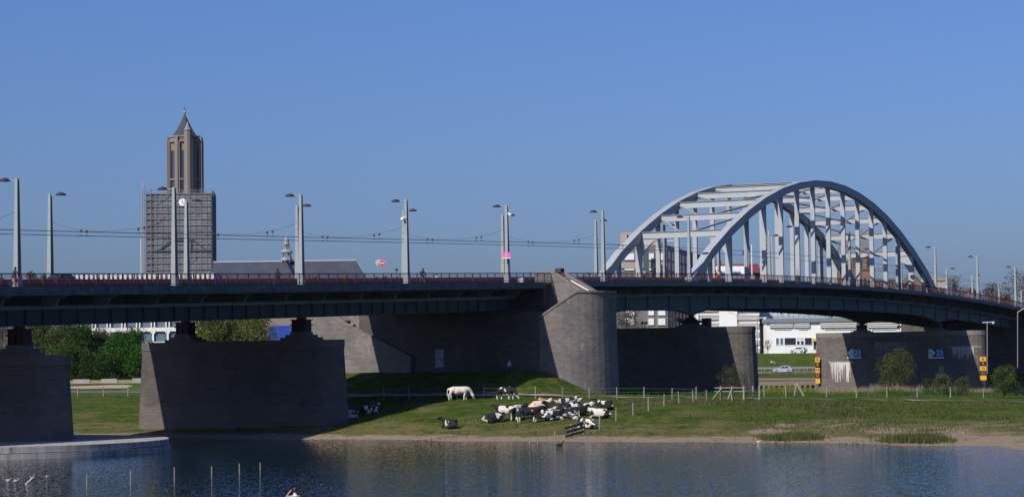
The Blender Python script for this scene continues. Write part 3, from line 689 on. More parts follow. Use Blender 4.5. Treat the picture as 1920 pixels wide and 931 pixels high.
# ------------------------------------------------------------------ city behind
def facade_box(parent, name, corner, ex, ey, z0, z1, mat):
    """box from corner with horizontal edge vectors ex, ey"""
    c = Vector((corner[0], corner[1], 0)); ex = Vector((*ex, 0)); ey = Vector((*ey, 0)); mb = MB()
    P = [c, c+ex, c+ex+ey, c+ey]; mb.prism([(p.x, p.y) for p in P], z0, z1); return mb.build(name, mat, parent)
def win(parent, o, dx, z, w_, h, out, mat, frame=None, name='window', bars=0, ft=.08):
    """window on a facade: o origin Vector, dx unit vector along the wall, out = outward unit; centre at o"""
    c = Vector((o[0], o[1], z)); a = Vector((*dx, 0)); n = Vector((*out, 0)); mb = MB()
    P = [c-a*w_/2, c+a*w_/2]
    mb.hexa([P[0]+n*-.1+Vector((0, 0, -h/2)), P[1]+n*-.1+Vector((0, 0, -h/2)), P[1]+n*.04+Vector((0, 0, -h/2)), P[0]+n*.04+Vector((0, 0, -h/2)),
             P[0]+n*-.1+Vector((0, 0, h/2)), P[1]+n*-.1+Vector((0, 0, h/2)), P[1]+n*.04+Vector((0, 0, h/2)), P[0]+n*.04+Vector((0, 0, h/2))])
    g = mb.build(name, mat, parent)
    if frame:
        mb = MB()
        for sx in (-1, 1): mb.beam(c+a*sx*w_/2+n*.06+Vector((0, 0, -h/2-ft)), c+a*sx*w_/2+n*.06+Vector((0, 0, h/2+ft)), ft*2, .12, up=n)
        for sz in (-1, 1): mb.beam(c-a*w_/2+n*.065+Vector((0, 0, sz*h/2)), c+a*w_/2+n*.065+Vector((0, 0, sz*h/2)), ft*2, .12, up=n)
        for b in range(bars): q = -w_/2+w_*(b+1)/(bars+1); mb.beam(c+a*q+n*.06+Vector((0, 0, -h/2)), c+a*q+n*.06+Vector((0, 0, h/2)), ft, .1, up=n)
        mb.build('frame', frame, g)
    return g
# church tower
YT = 862.
tc_ = at(340.5, 600, YT); tr = thing('church_tower', 'tall brown church tower with slate spire, its lower half wrapped in grey scaffolding', 'church tower', (tc_.x, tc_.y, 6))
rzT = radians(3.7)
def zt(py, px=341, Y=YT): return at(px, py, Y).z
def TB(x, y): return (tc_.x+x*cos(rzT)-y*sin(rzT), tc_.y+x*sin(rzT)+y*cos(rzT))
TST = stone('tower_sandstone', (.24, .203, .18), (.2, .17, .155), row=.5, streak=.7)
zc0, zc1 = zt(361), zt(258)
tx = X_of(347, YT, 300)-tc_.x; hw = 6.1
def octo(cx, cy, R, n=8, a0=pi/8): return [TB(cx+R*cos(a0+2*pi*k/n), cy+R*sin(a0+2*pi*k/n)) for k in range(n)]
mb = MB(); mb.prism(octo(tx, 0, 5.9), zc0-4, zc1); mb.build('belfry', TST, tr)
for k in range(8):
    a = pi/8+2*pi*k/8; cx, cy = tx+6.2*cos(a), 6.2*sin(a)
    mb = MB(); p = TB(cx, cy); mb.box((p[0], p[1], (zc0-4+zc1-1.2)/2), (1.5, 1.0, zc1-1.2-zc0+4), rzT+a); mb.box((p[0], p[1], zc1-.8), (1.2, .8, 1.6), rzT+a)
    mb.box((TB(tx+6.75*cos(a), 6.75*sin(a))[0], TB(tx+6.75*cos(a), 6.75*sin(a))[1], (zc0-4+zc1)/2-1.6), (.5, .7, zc1-zc0-.5), rzT+a)
    for q in (-1, 1):
        e = TB(cx+q*.8*-sin(a), cy+q*.8*cos(a)); mb.box((e[0], e[1], (zc0-4+zc1-2)/2), (.55, .4, zc1-2-zc0+4), rzT+a)
    mb.build('buttress', TST, tr)
for k in range(8):
    a = 2*pi*k/8+pi*0; ux = (cos(a), sin(a)); c = TB(tx+5.5*cos(a), 5.5*sin(a)); du = (-sin(a+rzT), cos(a+rzT)); on = (cos(a+rzT), sin(a+rzT))
    g = win(tr, c, du, (zc0+zt(283))/2, 3.3, zt(283)-zc0, on, GLASS, TST, 'window', 1, .15)
for z in (zt(338), zt(267), zt(258)):
    mb = MB(); mb.prism(octo(tx, 0, 6.6 if z < zt(260) else 6.3), z-.2, z+.35); mb.build('cornice', TST, tr)
SLATE = paint((.04, .048, .062), .7, 0, .3, .4)
# spire
mb = MB(); zs0, zs1 = zt(257), zt(214.5); R = [(5.2, 0), (4.6, .06), (3.0, .34), (1.5, .68), (.15, 1)]; rings = []
for r_, u in R: rings.append([mb.vert((*TB(tx+r_*cos(pi/8+k*pi/4), r_*sin(pi/8+k*pi/4)), zs0+(zs1-zs0)*u)) for k in range(8)])
for A, D in zip(rings, rings[1:]):
    for k in range(8): mb.face((A[k], A[(k+1) % 8], D[(k+1) % 8], D[k]))
mb.build('spire', SLATE, tr)
mb = MB(); p = TB(tx, 0); mb.lathe((p[0], p[1], zs1-.2), [(.1, 0), (.45, .4), (.6, .9), (.3, 1.4), (.05, 1.6)], 8); mb.build('gilt_ball', paint((.6, .42, .2), .3, .6), tr)
mb = MB(); mb.tube([(p[0], p[1], zs1+1.2), (p[0], p[1], zt(200))], .1, 5); mb.beam((p[0]-.6, p[1], zt(204)), (p[0]+.6, p[1], zt(204)), .1, .1); mb.build('cross', DARK, tr)
p = TB(X_of(354, YT, 250)-tc_.x, -6.0); mb = MB(); mb.lathe((p[0], p[1], zc0-4), [(1.35, 0), (1.35, zt(248)-zc0+4), (1.6, zt(247)-zc0+4), (1.5, zt(246)-zc0+4)], 8)
mb.build('stair_turret', TST, tr); mb = MB(); mb.lathe((p[0], p[1], zt(246)), [(1.35, 0), (.7, 1.0), (.1, 2.9)], 8); mb.build('turret_cap', paint((.2, .21, .23), .6), tr)
# scaffolding block
hs = 11.6; z0, z1 = 6, zt(362)
mb = MB(); mb.prism([TB(-hs, -hs), TB(hs, -hs), TB(hs, hs), TB(-hs, hs)], z0, z1-1.0); nm, n_, l_, b_ = newmat('scaffold_netting')
g_ = n_.new('ShaderNodeNewGeometry').outputs['Position']; nz = noise(n_, l_, .35, 6, g_, .7); rr = ramp(n_, [(.35, (.11, .115, .135)), (.65, (.20, .20, .21))]); l_.new(nz.outputs[0], rr.inputs[0]); l_.new(rr.outputs[0], b_.inputs['Base Color']); b_.inputs['Roughness'].default_value = .9
mb.build('netting', nm, tr)
sc = MB(); SCM = paint((.20, .205, .215), .7)
hf = hs+.35; lev = 2.28; nlev = int((z1-z0)/lev)
for i in range(nlev+1):
    z = z1-1.0-i*lev
    if z < 15: break
    a, b, c = TB(-hf, -hf), TB(hf, -hf), TB(hf, hf)
    sc.beam((*a, z), (*b, z), .2, .20); sc.beam((*b, z), (*c, z), .2, .2)
    sc.beam((*a, z+1), (*b, z+1), .06, .06); sc.beam((*b, z+1), (*c, z+1), .06, .06)
for i in range(13):
    x = -hf+2*hf*i/12; a = TB(x, -hf-.1); sc.tube([(*a, 15), (*a, z1+random.uniform(-.3, .8))], .07, 4); a = TB(hf+.1, x); sc.tube([(*a, 15), (*a, z1+random.uniform(-.3, .8))], .07, 4)
for x in (-hf-.9, -hf+2.2): a = TB(x, -hf-.4); sc.tube([(*a, 15), (*a, z1+1)], .12, 4)
for i in range(nlev-6):
    z = z1-1-i*lev
    if z < 17: break
    sc.beam((*TB(-hf-.9, -hf-.4), z), (*TB(-hf+2.2, -hf-.4), z-lev), .14, .14); sc.beam((*TB(-hf-.9, -hf-.4), z), (*TB(-hf+2.2, -hf-.4), z), .14, .14)
for x0, x1, za, zb in ((-8, -3, zt(385), zt(366)), (2, 8, zt(366), zt(385)), (-9, -5, zt(425), zt(405)), (4, 9, zt(395), zt(415)), (2, 7, zt(500), zt(480))):
    sc.beam((*TB(x0, -hf-.3), za), (*TB(x1, -hf-.3), zb), .12, .12)
for k in range(2):
    z = z1-.6+k*.9
    for A, D in (((-hf, -hf), (hf, -hf)), ((hf, -hf), (hf, hf)), ((-hf, hf), (-hf, -hf))): sc.beam((*TB(*A), z), (*TB(*D), z), .08, .08)
sc.build('scaffolding', SCM, tr)
def TW(px, py, off=.45):
    d = ray(px, py); d = d/d.y; n = Vector((sin(rzT), -cos(rzT))); c0 = Vector((tc_.x, tc_.y))+n*(hs+off); Y = c0.dot(n)/(d.x*n.x+n.y); return Vector((d.x*Y, Y, CAMZ+d.z*Y))
mb = MB(); DB = paint((.06, .07, .09), .8)
for p, q in (((288, 470), (397, 469)), ((297, 469), (322, 450)), ((322, 450), (362, 448.5)), ((362, 448.5), (386, 468)), ((358, 452), (358, 470))): mb.beam(TW(*p), TW(*q), .3, .5 if p[0] != 358 else .3)
mb.build('gable_beams', DB, tr)
cl = MB(); c = TW(342, 379, .8); rg = [cl.vert(c+Vector((1.35*cos(2*pi*k/24), 0, 1.35*sin(2*pi*k/24)))) for k in range(24)]; rb = [cl.vert(c+Vector((1.35*cos(2*pi*k/24), .25, 1.35*sin(2*pi*k/24)))) for k in range(24)]
cl.face(rg); cl.face(rb[::-1]); [cl.face((rg[k], rg[(k+1) % 24], rb[(k+1) % 24], rb[k])[::-1]) for k in range(24)]
ck = cl.build('clock_face', WHITE, tr)
mb = MB(); mb.beam(c+Vector((0, -.1, 0)), c+Vector((.75, -.1, -.75)), .08, .2); mb.beam(c+Vector((0, -.1, 0)), c+Vector((-.15, -.1, .85)), .08, .14); mb.build('clock_hands', DARK, ck)
# hoist mast
hm = thing('hoist_mast', 'slender lattice mast beside the scaffolded tower', 'mast', at(268, 690, 850))
mb = MB(); x0 = X_of(267.8, 850, 400); zb, ztop = 6, at(268, 338, 850).z
for dx, dy in ((-.35, 0), (.35, 0), (-.35, .7), (.35, .7)): mb.tube([(x0+dx, 850+dy, zb), (x0+dx, 850+dy, ztop)], .07, 4)
z = zb
while z < ztop-.8: mb.beam((x0-.35, 850, z), (x0+.35, 850, z+.8), .07, .07); mb.beam((x0+.35, 850, z+.8), (x0-.35, 850, z+.8), .07, .07); z += .8
mb.build('lattice', paint((.38, .38, .38), .6), hm)
mb = MB(); x1 = X_of(263.5, 850, 480); mb.tube([(x1, 851, 6), (x1, 851, at(263, 447, 850).z)], .17, 5); mb.build('pipe', paint((.55, .55, .55), .6), hm)
# nave roof
YN = 850.; nv = thing('church_nave', 'long slate church roof with a small white ridge spire, right of the tower', 'church', at(540, 600, YN))
def NP(px, py, Y=YN): return at(px, py, Y)
ridz = NP(540, 489.5).z; eav = NP(540, 528).z
xl, xr, xe = NP(400, 490).x, NP(667, 490).x, NP(680, 512).x
mb = MB(); P = [(xl, YN, ridz), (xr, YN, ridz), (xr+7, YN-9, eav-6), (xl, YN-9, eav-6), (xr+7, YN+9, eav-6), (xl, YN+9, eav-6)]
k = [mb.vert(p) for p in P]; mb.face((k[3], k[2], k[1], k[0])); mb.face((k[0], k[1], k[4], k[5])); mb.face((k[2], k[4], k[1])); mb.face((k[0], k[5], k[3]))
mb.build('roof', paint((.045, .055, .078), .85, 0, .25, .25), nv)
mb = MB(); mb.beam((xl, YN, ridz+.1), (xr, YN, ridz+.1), .5, .45); mb.tube([(xr, YN, ridz), (xr, YN, ridz+1)], .08, 4); mb.build('ridge_cap', paint((.35, .37, .4), .6), nv)
mb = MB(); mb.box(((xl+xr)/2, YN, (eav+6)/2-3), (xr-xl, 16, eav-6)); mb.build('wall', TST, nv)
xt = NP(538, 490).x
mb = MB(); P = [(xt, YN-4, ridz-.3), (xt-6.5, YN-12, eav-4), (xt+6.5, YN-12, eav-4), (xt-1, YN, ridz-.3), (xt+1, YN, ridz-.3)]
k = [mb.vert(p) for p in P]; k2 = [mb.vert(p) for p in ((xt-8, YN-6, eav-4), (xt+8, YN-6, eav-4))]; mb.face((k[1], k[2], k[0])); mb.face((k[0], k[3], k2[0], k[1])); mb.face((k[2], k2[1], k[4], k[0])); mb.build('transept_roof', paint((.045, .055, .078), .85, 0, .25, .25), nv)
fz = lambda py: NP(538, py).z
fl_ = MB(); 
for a in range(6): x, y = 1.7*cos(a*pi/3+.2), 1.7*sin(a*pi/3+.2); fl_.tube([(xt+x, YN-1+y, ridz-.5), (xt+x*.8, YN-1+y*.8, fz(472))], .22, 4); fl_.tube([(xt+x*.6, YN-1+y*.6, fz(470)), (xt+x*.5, YN-1+y*.5, fz(458))], .16, 4)
fl_.lathe((xt, YN-1, fz(474)), [(2.2, 0), (2.3, .4), (1.4, 1.0), (1.2, 1.2)], 8); fl_.lathe((xt, YN-1, fz(488)), [(2.1, 0), (1.9, .9), (.4, 1.1)], 8); fl_.lathe((xt, YN-1, fz(458)), [(1.2, 0), (.9, .5), (1.0, 1.2), (.5, 2.2), (.12, 3.0), (.1, fz(436)-fz(458))], 8)
fl_.tube([(xt, YN-1, fz(474)), (xt, YN-1, fz(458))], .35, 5); fl_.beam((xt-.55, YN-1, fz(438)), (xt+.55, YN-1, fz(438)), .12, .12)
fl_.build('ridge_turret', paint((.26, .275, .3), .6), nv)
# left office
YO = 560.
of = thing('office_building', 'large office with white framed window bands behind the left trees', 'building', at(265, 690, YO))
xa, xb = X_of(118, YO), X_of(402, YO); zt_ = at(265, 514, YO).z
mb = MB(); mb.box(((xa+xb)/2, YO+8, (zt_+5)/2), (xb-xa, 15, zt_-5)); mb.build('wall', paint((.10, .13, .16), .6), of)
ofw = paint((.68, .66, .64), .7, 0, .06, .5)
fl0 = []
for (ya, yb) in ((513, 523), (614, 621), (640, 643), (655, 661)): za, zb = at(265, yb, YO).z, at(265, ya, YO).z; fl0.append((za, zb))
m2 = MB()
z = at(265, 617.5, YO).z
while z < zt_-3: m2.box(((xa+xb)/2, YO+.2, z), (xb-xa, .9, .95)); z += 3.6
m2.box(((xa+xb)/2, YO+.2, at(265, 642, YO).z), (xb-xa, .9, .35)); m2.box(((xa+xb)/2, YO+.2, at(265, 660, YO).z), (xb-xa, .9, .8)); m2.build('floor_band', ofw, of)
x = xa; m3 = MB(); i = 0
zlo = at(265, 617, YO).z
while x < xb:
    m3.box((x, YO-.05, (zlo+zt_)/2-1), (.28, .5, zt_-zlo)); m3.box((x+.75, YO-.05, (zlo+zt_)/2-1), (.28, .5, zt_-zlo)); m3.box((x+.37, YO+.1, zlo-3.4), (.45, .6, 6)); x += 3.5
m3.build('mullions', ofw, of)
m4 = MB(); x = xa
while x < xb: m4.box((x, YO-.4, zt_-.75), (.55, .5, 1.6)); x += 1.15
m4.build('roof_fins', ofw, of)
x = xa; j = 0
for zz, hh in ((zlo+1.75, 2.4), (zlo-2.0, 2.3)):
    x = xa+1.75+.37
    while x < xb-1: 
        mb = MB(); mb.box((x, YO+.42, zz), (2.35, .12, hh)); mb.build('window', GLASS2, of); x += 3.5
# blue building
bb = thing('blue_building', 'small bright blue building between the green trees', 'building', at(532, 660, 470))
mb = MB(); xq = X_of(532, 470); mb.box((xq, 474, 9.5), (6.3, 7, 11.4)); BLU = paint((.015, .05, .30), .6); mb.build('wall', BLU, bb)
mb = MB(); mb.box((xq, 474, at(532, 590, 470).z), (6.6, 7.4, .5)); mb.build('roof_edge', paint((.05, .16, .75), .5), bb)
# grey office seen through the arch
YG = 570.
go = thing('grey_office', 'grey and beige office block with white panels seen through the left end of the arch', 'building', at(1250, 640, YG))
cr = at(1252, 600, YG); zr = at(1250, 459, YG).z; GRW = paint((.17, .165, .165), .85, 0, .15, .4); BGE = paint((.36, .32, .275), .9, 0, .1, .4)
lft = at(1166, 600, YG-1); ex = Vector((lft.x-cr.x, lft.y-cr.y)); far_ = at(1334, 600, YG+75); ey = Vector((far_.x-cr.x, far_.y-cr.y))
mb = MB(); c2 = Vector((cr.x, cr.y)); P = [c2, c2+ey, c2+ey+ex, c2+ex]; mb.prism([(p.x, p.y) for p in P], 7, zr); mb.build('wall', GRW, go)
eu, nu = ex.normalized(), ey.normalized(); outf = Vector((eu.y, -eu.x)); outf = outf if outf.y < 0 else -outf
zf = lambda py: at(1210, py, YG).z
for py in (489+8, 541, 535, 590, 623):
    m = MB(); z = zf(py); c = c2+ex/2+outf*.12; m.beam((c.x-ex.x/2, c.y-ex.y/2, z), (c.x+ex.x/2, c.y+ex.y/2, z), .3, 1.35); 
    if py < 540: m.build('spandrel', BGE, go)
for px, ww in ((1180, 2.4), (1221, 1.5), (1241, 1.9)):
    for py in (480, 499.5, 539, 584, 602):
        c = at(px, py, YG-1); t_ = (Vector((c.x, c.y))-c2).dot(eu); o = c2+eu*t_+outf*.1; win(go, (o.x, o.y), (eu.x, eu.y), c.z, ww*1.0 if px == 1180 else ww, 1.75, (outf.x, outf.y), WHITE, paint((.3, .3, .3), .6), 'blind_window', 0, .06)
onu = Vector((nu.y, -nu.x)); 
for row, py in enumerate((478, 498, 518, 540, 562, 586, 608)):
    z = at(1252, py, YG).z
    for i in range(12):
        o = c2+nu*(2.5+i*5.8)+onu*.1; mb = MB(); mb.beam((o.x-nu.x*1.7, o.y-nu.y*1.7, z), (o.x+nu.x*1.7, o.y+nu.y*1.7, z), .2, 2.0); mb.build('window', GLASS2, go)
tp = at(1205, 460, YG+6); mb = MB(); mb.box((tp.x, YG+8, zr+1.7), (8.5, 7, 3.4)); mb.build('penthouse', BGE, go)
mb = MB(); mb.box((X_of(1173, YG), YG+5, zr+1.4), (1.5, 5, 3.6)); mb.build('chimney', BGE, go)
mb = MB(); p = at(1242, 459, YG+4); mb.lathe((p.x, p.y, zr), [(1.1, 0), (1.1, 2.0), (.9, 2.1)], 10); mb.build('vent', paint((.2, .22, .25), .5), go)
mb = MB(); p = at(1254, 459, YG+4); mb.beam((p.x-.6, p.y, zr+1.2), (p.x+2, p.y, zr+1.2), .8, .15); [mb.tube([(p.x+q, p.y, zr), (p.x+q, p.y, zr+1.2)], .05, 4) for q in (-.5, 1.8)]; mb.build('roof_frame', WHITE, go)
# glazed stair tower in front
mb = MB(); p = at(1213, 600, YG-4); mb.box((p.x, p.y, (zf(464)+zf(535))/2), (1.3, 2, zf(464)-zf(535))); mb.build('glass_tower', glass((.06, .085, .10), .3), go)
# white riverside complex
YW = 572.
def wbuild(px0, px1, py0, Y, dpt, name, label, mat=WHITE, zb=7.5):
    r = thing(name, label, 'building', at((px0+px1)/2, 655, Y)); x0, x1 = X_of(px0, Y), X_of(px1, Y); z = at((px0+px1)/2, py0, Y).z
    mb = MB(); mb.box(((x0+x1)/2, Y+dpt/2, (z+zb)/2), (x1-x0, dpt, z-zb)); mb.build('wall', mat, r); return r
LOUV = paint((.62, .60, .56), .7, 0, .05, .5); SHD = paint((.10, .10, .11), .8)
def louvres(r, px0, px1, py0, py1, Y, n):
    x0, x1 = X_of(px0, Y), X_of(px1, Y); pm = (px0+px1)/2; z0, z1 = at(pm, py1, Y).z, at(pm, py0, Y).z
    mb = MB(); mb.box(((x0+x1)/2, Y-.06, (z0+z1)/2), (x1-x0, .2, z1-z0)); b = mb.build('louvre_panel', SHD, r); mb = MB()
    for i in range(n): z = z0+(z1-z0)*(i+.5)/n; mb.box(((x0+x1)/2, Y-.3, z), (x1-x0+.1, .35, (z1-z0)/n*.62))
    mb.build('slats', LOUV, b)
def pane(r, px0, px1, py0, py1, Y, mat=GLASS, nb=0, fr=WHITE):
    x0, x1 = X_of(px0, Y), X_of(px1, Y); pm = (px0+px1)/2; z0, z1 = at(pm, py1, Y).z, at(pm, py0, Y).z
    return win(r, ((x0+x1)/2, Y), (1, 0), (z0+z1)/2, x1-x0, z1-z0, (0, -1), mat, fr, 'window', nb, .06)
wa_ = wbuild(1306, 1424, 545, YW, 20, 'white_building', 'white block with horizontal louvres directly right of the dark bearing')
for i in range(6): louvres(wa_, 1309, 1347, 574+i*15.5, 584+i*15.5, YW, 4); louvres(wa_, 1383, 1422, 574+i*15.5, 584+i*15.5, YW, 4)
mb = MB(); x = X_of(1365, YW); mb.box((x, YW-.3, 14.5), (4.4, .5, 13)); mb.build('stair_front', WHITE, wa_)
pane(wa_, 1410, 1416, 646, 651, YW-.4)
wb_ = wbuild(1437, 1690, 603, YW-6, 12, 'low_white_building', 'low white riverside building with dark windows and long louvres')
Yb = YW-6
mb = MB(); x0, x1 = X_of(1434, Yb), X_of(1692, Yb); z = at(1560, 599, Yb).z; mb.box(((x0+x1)/2, Yb+5.5, z), (x1-x0, 12.4, 1.0)); mb.build('roof_fascia', paint((.17, .20, .23), .5), wb_)
for a, b in ((1443, 1486), (1489, 1517), (1538, 1606), (1626, 1684)):
    louvres(wb_, a, b, 604, 614, Yb, 3); pane(wb_, a+8, b-4, 614.8, 617, Yb-.1, GLASS, 4)
for a, b in ((1454, 1460), (1462, 1468)): pane(wb_, a, b, 633, 646, Yb, GLASS2, 0)
for a, b in ((1470, 1492), (1508, 1522)): pane(wb_, a, b, 632.5, 646.5, Yb, GLASS, 0)
for a, b in ((1493, 1499), (1500.5, 1506.5)): pane(wb_, a, b, 632.5, 638, Yb, paint((.5, .55, .55), .5), 0); pane(wb_, a, b, 638.6, 646, Yb, GLASS, 0)
mb = MB(); xx0, xx1 = X_of(1522, Yb), X_of(1531, Yb); za, zb = at(1526, 639, Yb).z, at(1526, 634, Yb).z
mb.box(((xx0+xx1)/2, Yb-.7, (za+zb)/2), (xx1-xx0, .9, zb-za)); mb.build('yellow_sign', paint((.75, .45, .01), .5), wb_)
pane(wb_, 1524, 1529.5, 640, 655, Yb, DARK)
wc_ = wbuild(1425, 1680, 560, YW+16, 14, 'tiled_white_building', 'taller pale tiled building behind the low white one', paint((.46, .5, .55), .5, 0, .06, .3))
mb = MB(); Yc = YW+16
for px in range(1428, 1680, 10): x = X_of(px, Yc); mb.box((x, Yc-.02, 20), (.06, .1, 16))
for py in (568, 580, 592): z = at(1550, py, Yc).z; mb.box((X_of(1552, Yc), Yc-.03, z), (X_of(1680, Yc)-X_of(1425, Yc), .1, .07))
mb.build('panel_joints', paint((.12, .14, .16), .6), wc_)
for px in (1465, 1479, 1498, 1515, 1533, 1552): pane(wc_, px-3, px+3, 577, 589, Yc, GLASS, 0)
mb = MB(); p = at(1560, 597, Yb); mb.lathe((p.x, Yb+3, at(1560, 598, Yb).z+.4), [(.5, 0), (.9, .6), (.8, 1.2), (.3, 1.7)], 9); mb.build('roof_vent', BGE, wb_)
gp = wbuild(1424, 1438, 600, YW+4, 6, 'glass_link', 'dark glazed link between the two white buildings', glass((.02, .05, .08), .15))
bg_ = wbuild(1684, 1735, 560, YW+5, 20, 'beige_building', 'plain beige wall right of the low white building', BGE)
# red-roofed building with lettering
YR = 700.; rr_ = thing('red_roofed_building', 'building with dark red roof and slanted white dormer lettered in blue behind the arch', 'building', at(1385, 560, YR))
def RP(px, py, Y=YR): return at(px, py, Y)
mb = MB(); a, b = RP(1326, 499), RP(1425, 493.5); zb = RP(1380, 512).z
P = [(a.x, YR+4, RP(1330, 494.5).z), (RP(1421, 494, YR+4).x, YR+4, RP(1330, 494.5).z), (RP(1428, 511).x, YR, RP(1428, 511).z), (RP(1320, 513).x, YR, RP(1428, 511).z)]
k = [mb.vert(p) for p in P]+[mb.vert((p[0], YR+14, p[2]-3)) for p in P]; mb.face((k[3], k[2], k[1], k[0])); mb.face((k[0], k[1], k[5], k[4])); mb.face((k[1], k[2], k[6], k[5])); mb.face((k[3], k[0], k[4], k[7]))
mb.build('roof', paint((.15, .035, .035), .7, 0, .2, .4), rr_)
mb = MB(); mb.box((RP(1373, 520).x, YR+6, 18), (15.5, 11, 22)); mb.build('wall', paint((.3, .28, .26), .8), rr_)
mb = MB(); mb.hexa([Vector(RP(1345, 513, YR-1)), Vector(RP(1398, 513, YR-1)), Vector(RP(1398, 513, YR+2)), Vector(RP(1345, 513, YR+2)), Vector(RP(1340, 498.5, YR-.3)), Vector(RP(1396, 498.5, YR-.3)), Vector(RP(1396, 498.5, YR+2)), Vector(RP(1340, 498.5, YR+2))]); dm = mb.build('dormer', paint((.6, .6, .6), .6), rr_)
mb = MB(); p = RP(1351, 493); mb.box((p.x, YR+5, p.z), (1.3, 1.3, 1.8)); mb.build('chimney', paint((.2, .05, .05), .7), rr_)
def text(body, loc, size, mat, name, parent=None, rot=(pi/2, 0, 0), align='CENTER', ext=.02, **kw):
    c = bpy.data.curves.new(name, 'FONT'); c.body = body; c.size = size; c.extrude = ext; c.align_x = align; c.align_y = 'CENTER'; c.materials.append(mat)
    c.resolution_u = 3
    tmp = bpy.data.objects.new('t', c); C.objects.link(tmp); dg = bpy.context.evaluated_depsgraph_get(); me = bpy.data.meshes.new_from_object(tmp.evaluated_get(dg)); bpy.data.objects.remove(tmp)
    o = bpy.data.objects.new(name, me); C.objects.link(o)
    if parent is not None:
        o.parent = parent; p = parent
        while p.parent: p = p.parent
        o.location = Vector(loc)-p.location
        if p.rotation_euler.z: o.location = Matrix.Rotation(-p.rotation_euler.z, 3, 'Z') @ o.location
        o.rotation_euler = (rot[0], rot[1], rot[2]-p.rotation_euler.z)
    else: o.location = loc; o.rotation_euler = rot
    return setp(o, **kw)
BLUT = paint((.02, .06, .3), .5)
text('bs', RP(1354, 509.5, YR-1.3), 1.5, BLUT, 'lettering', dm, ext=.15); text('ning', RP(1379.5, 509.5, YR-1.3), 1.5, BLUT, 'lettering', dm, ext=.15)
# flag and flagpole
fp = thing('flagpole', 'white flagpole with a blue flag between the arch hangers', 'flagpole', at(1409, 520, 640))
mb = MB(); p = at(1409, 458, 640); mb.tube([(p.x, 640, 8), (p.x, 640, p.z)], .22, 6, .12); mb.build('pole', WHITE, fp)
mb = MB(); n = 10; top = [at(1407-1.7*i, 459+1.2*i, 640) for i in range(n)]; botm = [at(1407-1.7*i, 471+.9*i+1.2*sin(i*1.1), 640) for i in range(n)]
T_ = [mb.vert((v.x, v.y+.5*sin(i*1.4), v.z)) for i, v in enumerate(top)]; Bm = [mb.vert((v.x, v.y+.5*sin(i*1.4+.5), v.z)) for i, v in enumerate(botm)]
for i in range(n-1): mb.face((T_[i], T_[i+1], Bm[i+1], Bm[i]))
mb.build('flag', paint((.02, .07, .5), .7), fp)
# radio mast
rm = thing('radio_mast', 'pale lattice radio mast far behind the arch', 'mast', at(1443, 560, 900)); mb = MB(); x = X_of(1443, 900, 480); zt2 = at(1443, 442, 900).z
for d in (-1, 1): mb.tube([(x+d*1.5, 900, 5), (x+d*.9, 900, zt2)], .14, 4); mb.tube([(x+d*1.5, 903, 5), (x+d*.9, 903, zt2)], .14, 4)
z = 15
while z < zt2-1.5: mb.beam((x-1.2, 900, z), (x+1.2, 900, z+1.5), .12, .12); mb.beam((x-1.2, 900, z+1.5), (x+1.2, 900, z+1.5), .12, .12); z += 1.5
mb.tube([(x, 901, zt2), (x, 901, at(1443, 432, 900).z)], .25, 4); mb.build('lattice', paint((.45, .47, .5), .6), rm)
# twin towered basilica
YB2 = 760.; ba = thing('basilica', 'brown brick church with two slate-capped square towers seen through the arch', 'church', at(1608, 560, YB2))
BRK = paint((.20, .115, .085), .9, 0, .22, .5)
for (pa, pb, yo, lab) in ((1573, 1603, 10, 0), (1606, 1640, 0, 1)):
    Y = YB2+yo; x0, x1 = X_of(pa, Y), X_of(pb, Y); wd = x1-x0; xm = (x0+x1)/2; zt3 = at((pa+pb)/2, 480, Y).z
    mb = MB(); mb.box((xm, Y+wd/2, (zt3+8)/2), (wd, wd, zt3-8)); mb.box((xm, Y+wd/2, at(1600, 504.5, Y).z), (wd+.7, wd+.7, .5)); mb.box((xm, Y+wd/2, zt3-.2), (wd+.6, wd+.6, .5))
    mb.box((xm-wd/2, Y+.1, at(1600, 515, Y).z-4), (1.1, 1.1, 12)); mb.box((xm+wd/2, Y+.1, at(1600, 515, Y).z-4), (1.1, 1.1, 12)); mb.build('brick_tower', BRK, ba)
    zs = at((pa+pb)/2, 438, Y).z; mb = MB()
    def sq(h, z): return [(xm-h, Y+wd/2-h, z), (xm+h, Y+wd/2-h, z), (xm+h, Y+wd/2+h, z), (xm-h, Y+wd/2+h, z)]
    mb.hexa(sq(wd/2*.92, zt3)+sq(wd*.17, zs)); mb.hexa(sq(wd*.165, zs)+sq(.05, zs+2.2)); mb.build('tower_roof', paint((.14, .15, .175), .6, 0, .15, .4), ba)
    mb = MB(); mb.tube([(xm, Y+wd/2, zs+2), (xm, Y+wd/2, zs+5.2)], .08, 4); mb.lathe((xm, Y+wd/2, zs+3.4), [(.05, 0), (.35, .35), (.05, .7)], 8); mb.build('finial', paint((.4, .33, .2), .4), ba)
    for q in (-.22, .22):
        for a in ((0, -1), (-1, 0)):
            c = (xm+q*wd, Y) if a == (0, -1) else (x0, Y+wd/2+q*wd)
            zc = at(1600, 493, Y).z; hh = 3.0; mb = MB(); dx = Vector((1, 0, 0)) if a == (0, -1) else Vector((0, 1, 0)); n_v = Vector((*a, 0))
            pts = [(-.55, -hh/2), (.55, -hh/2), (.55, hh*.25)]+[(.55*cos(t*pi/6), hh*.25+.75*sin(t*pi/6)) for t in range(1, 6)]+[(-.55, hh*.25)]
            A = [mb.vert(Vector((*c, zc))+dx*u+Vector((0, 0, v))+n_v*.05) for u, v in pts]; mb.face(A); Bk = [mb.vert(Vector((*c, zc))+dx*u+Vector((0, 0, v))-n_v*.3) for u, v in pts]; mb.face(Bk[::-1])
            for i in range(len(A)): mb.face((A[i], Bk[i], Bk[(i+1) % len(A)], A[(i+1) % len(A)]))
            mb.build('belfry_window', GLASS, ba)
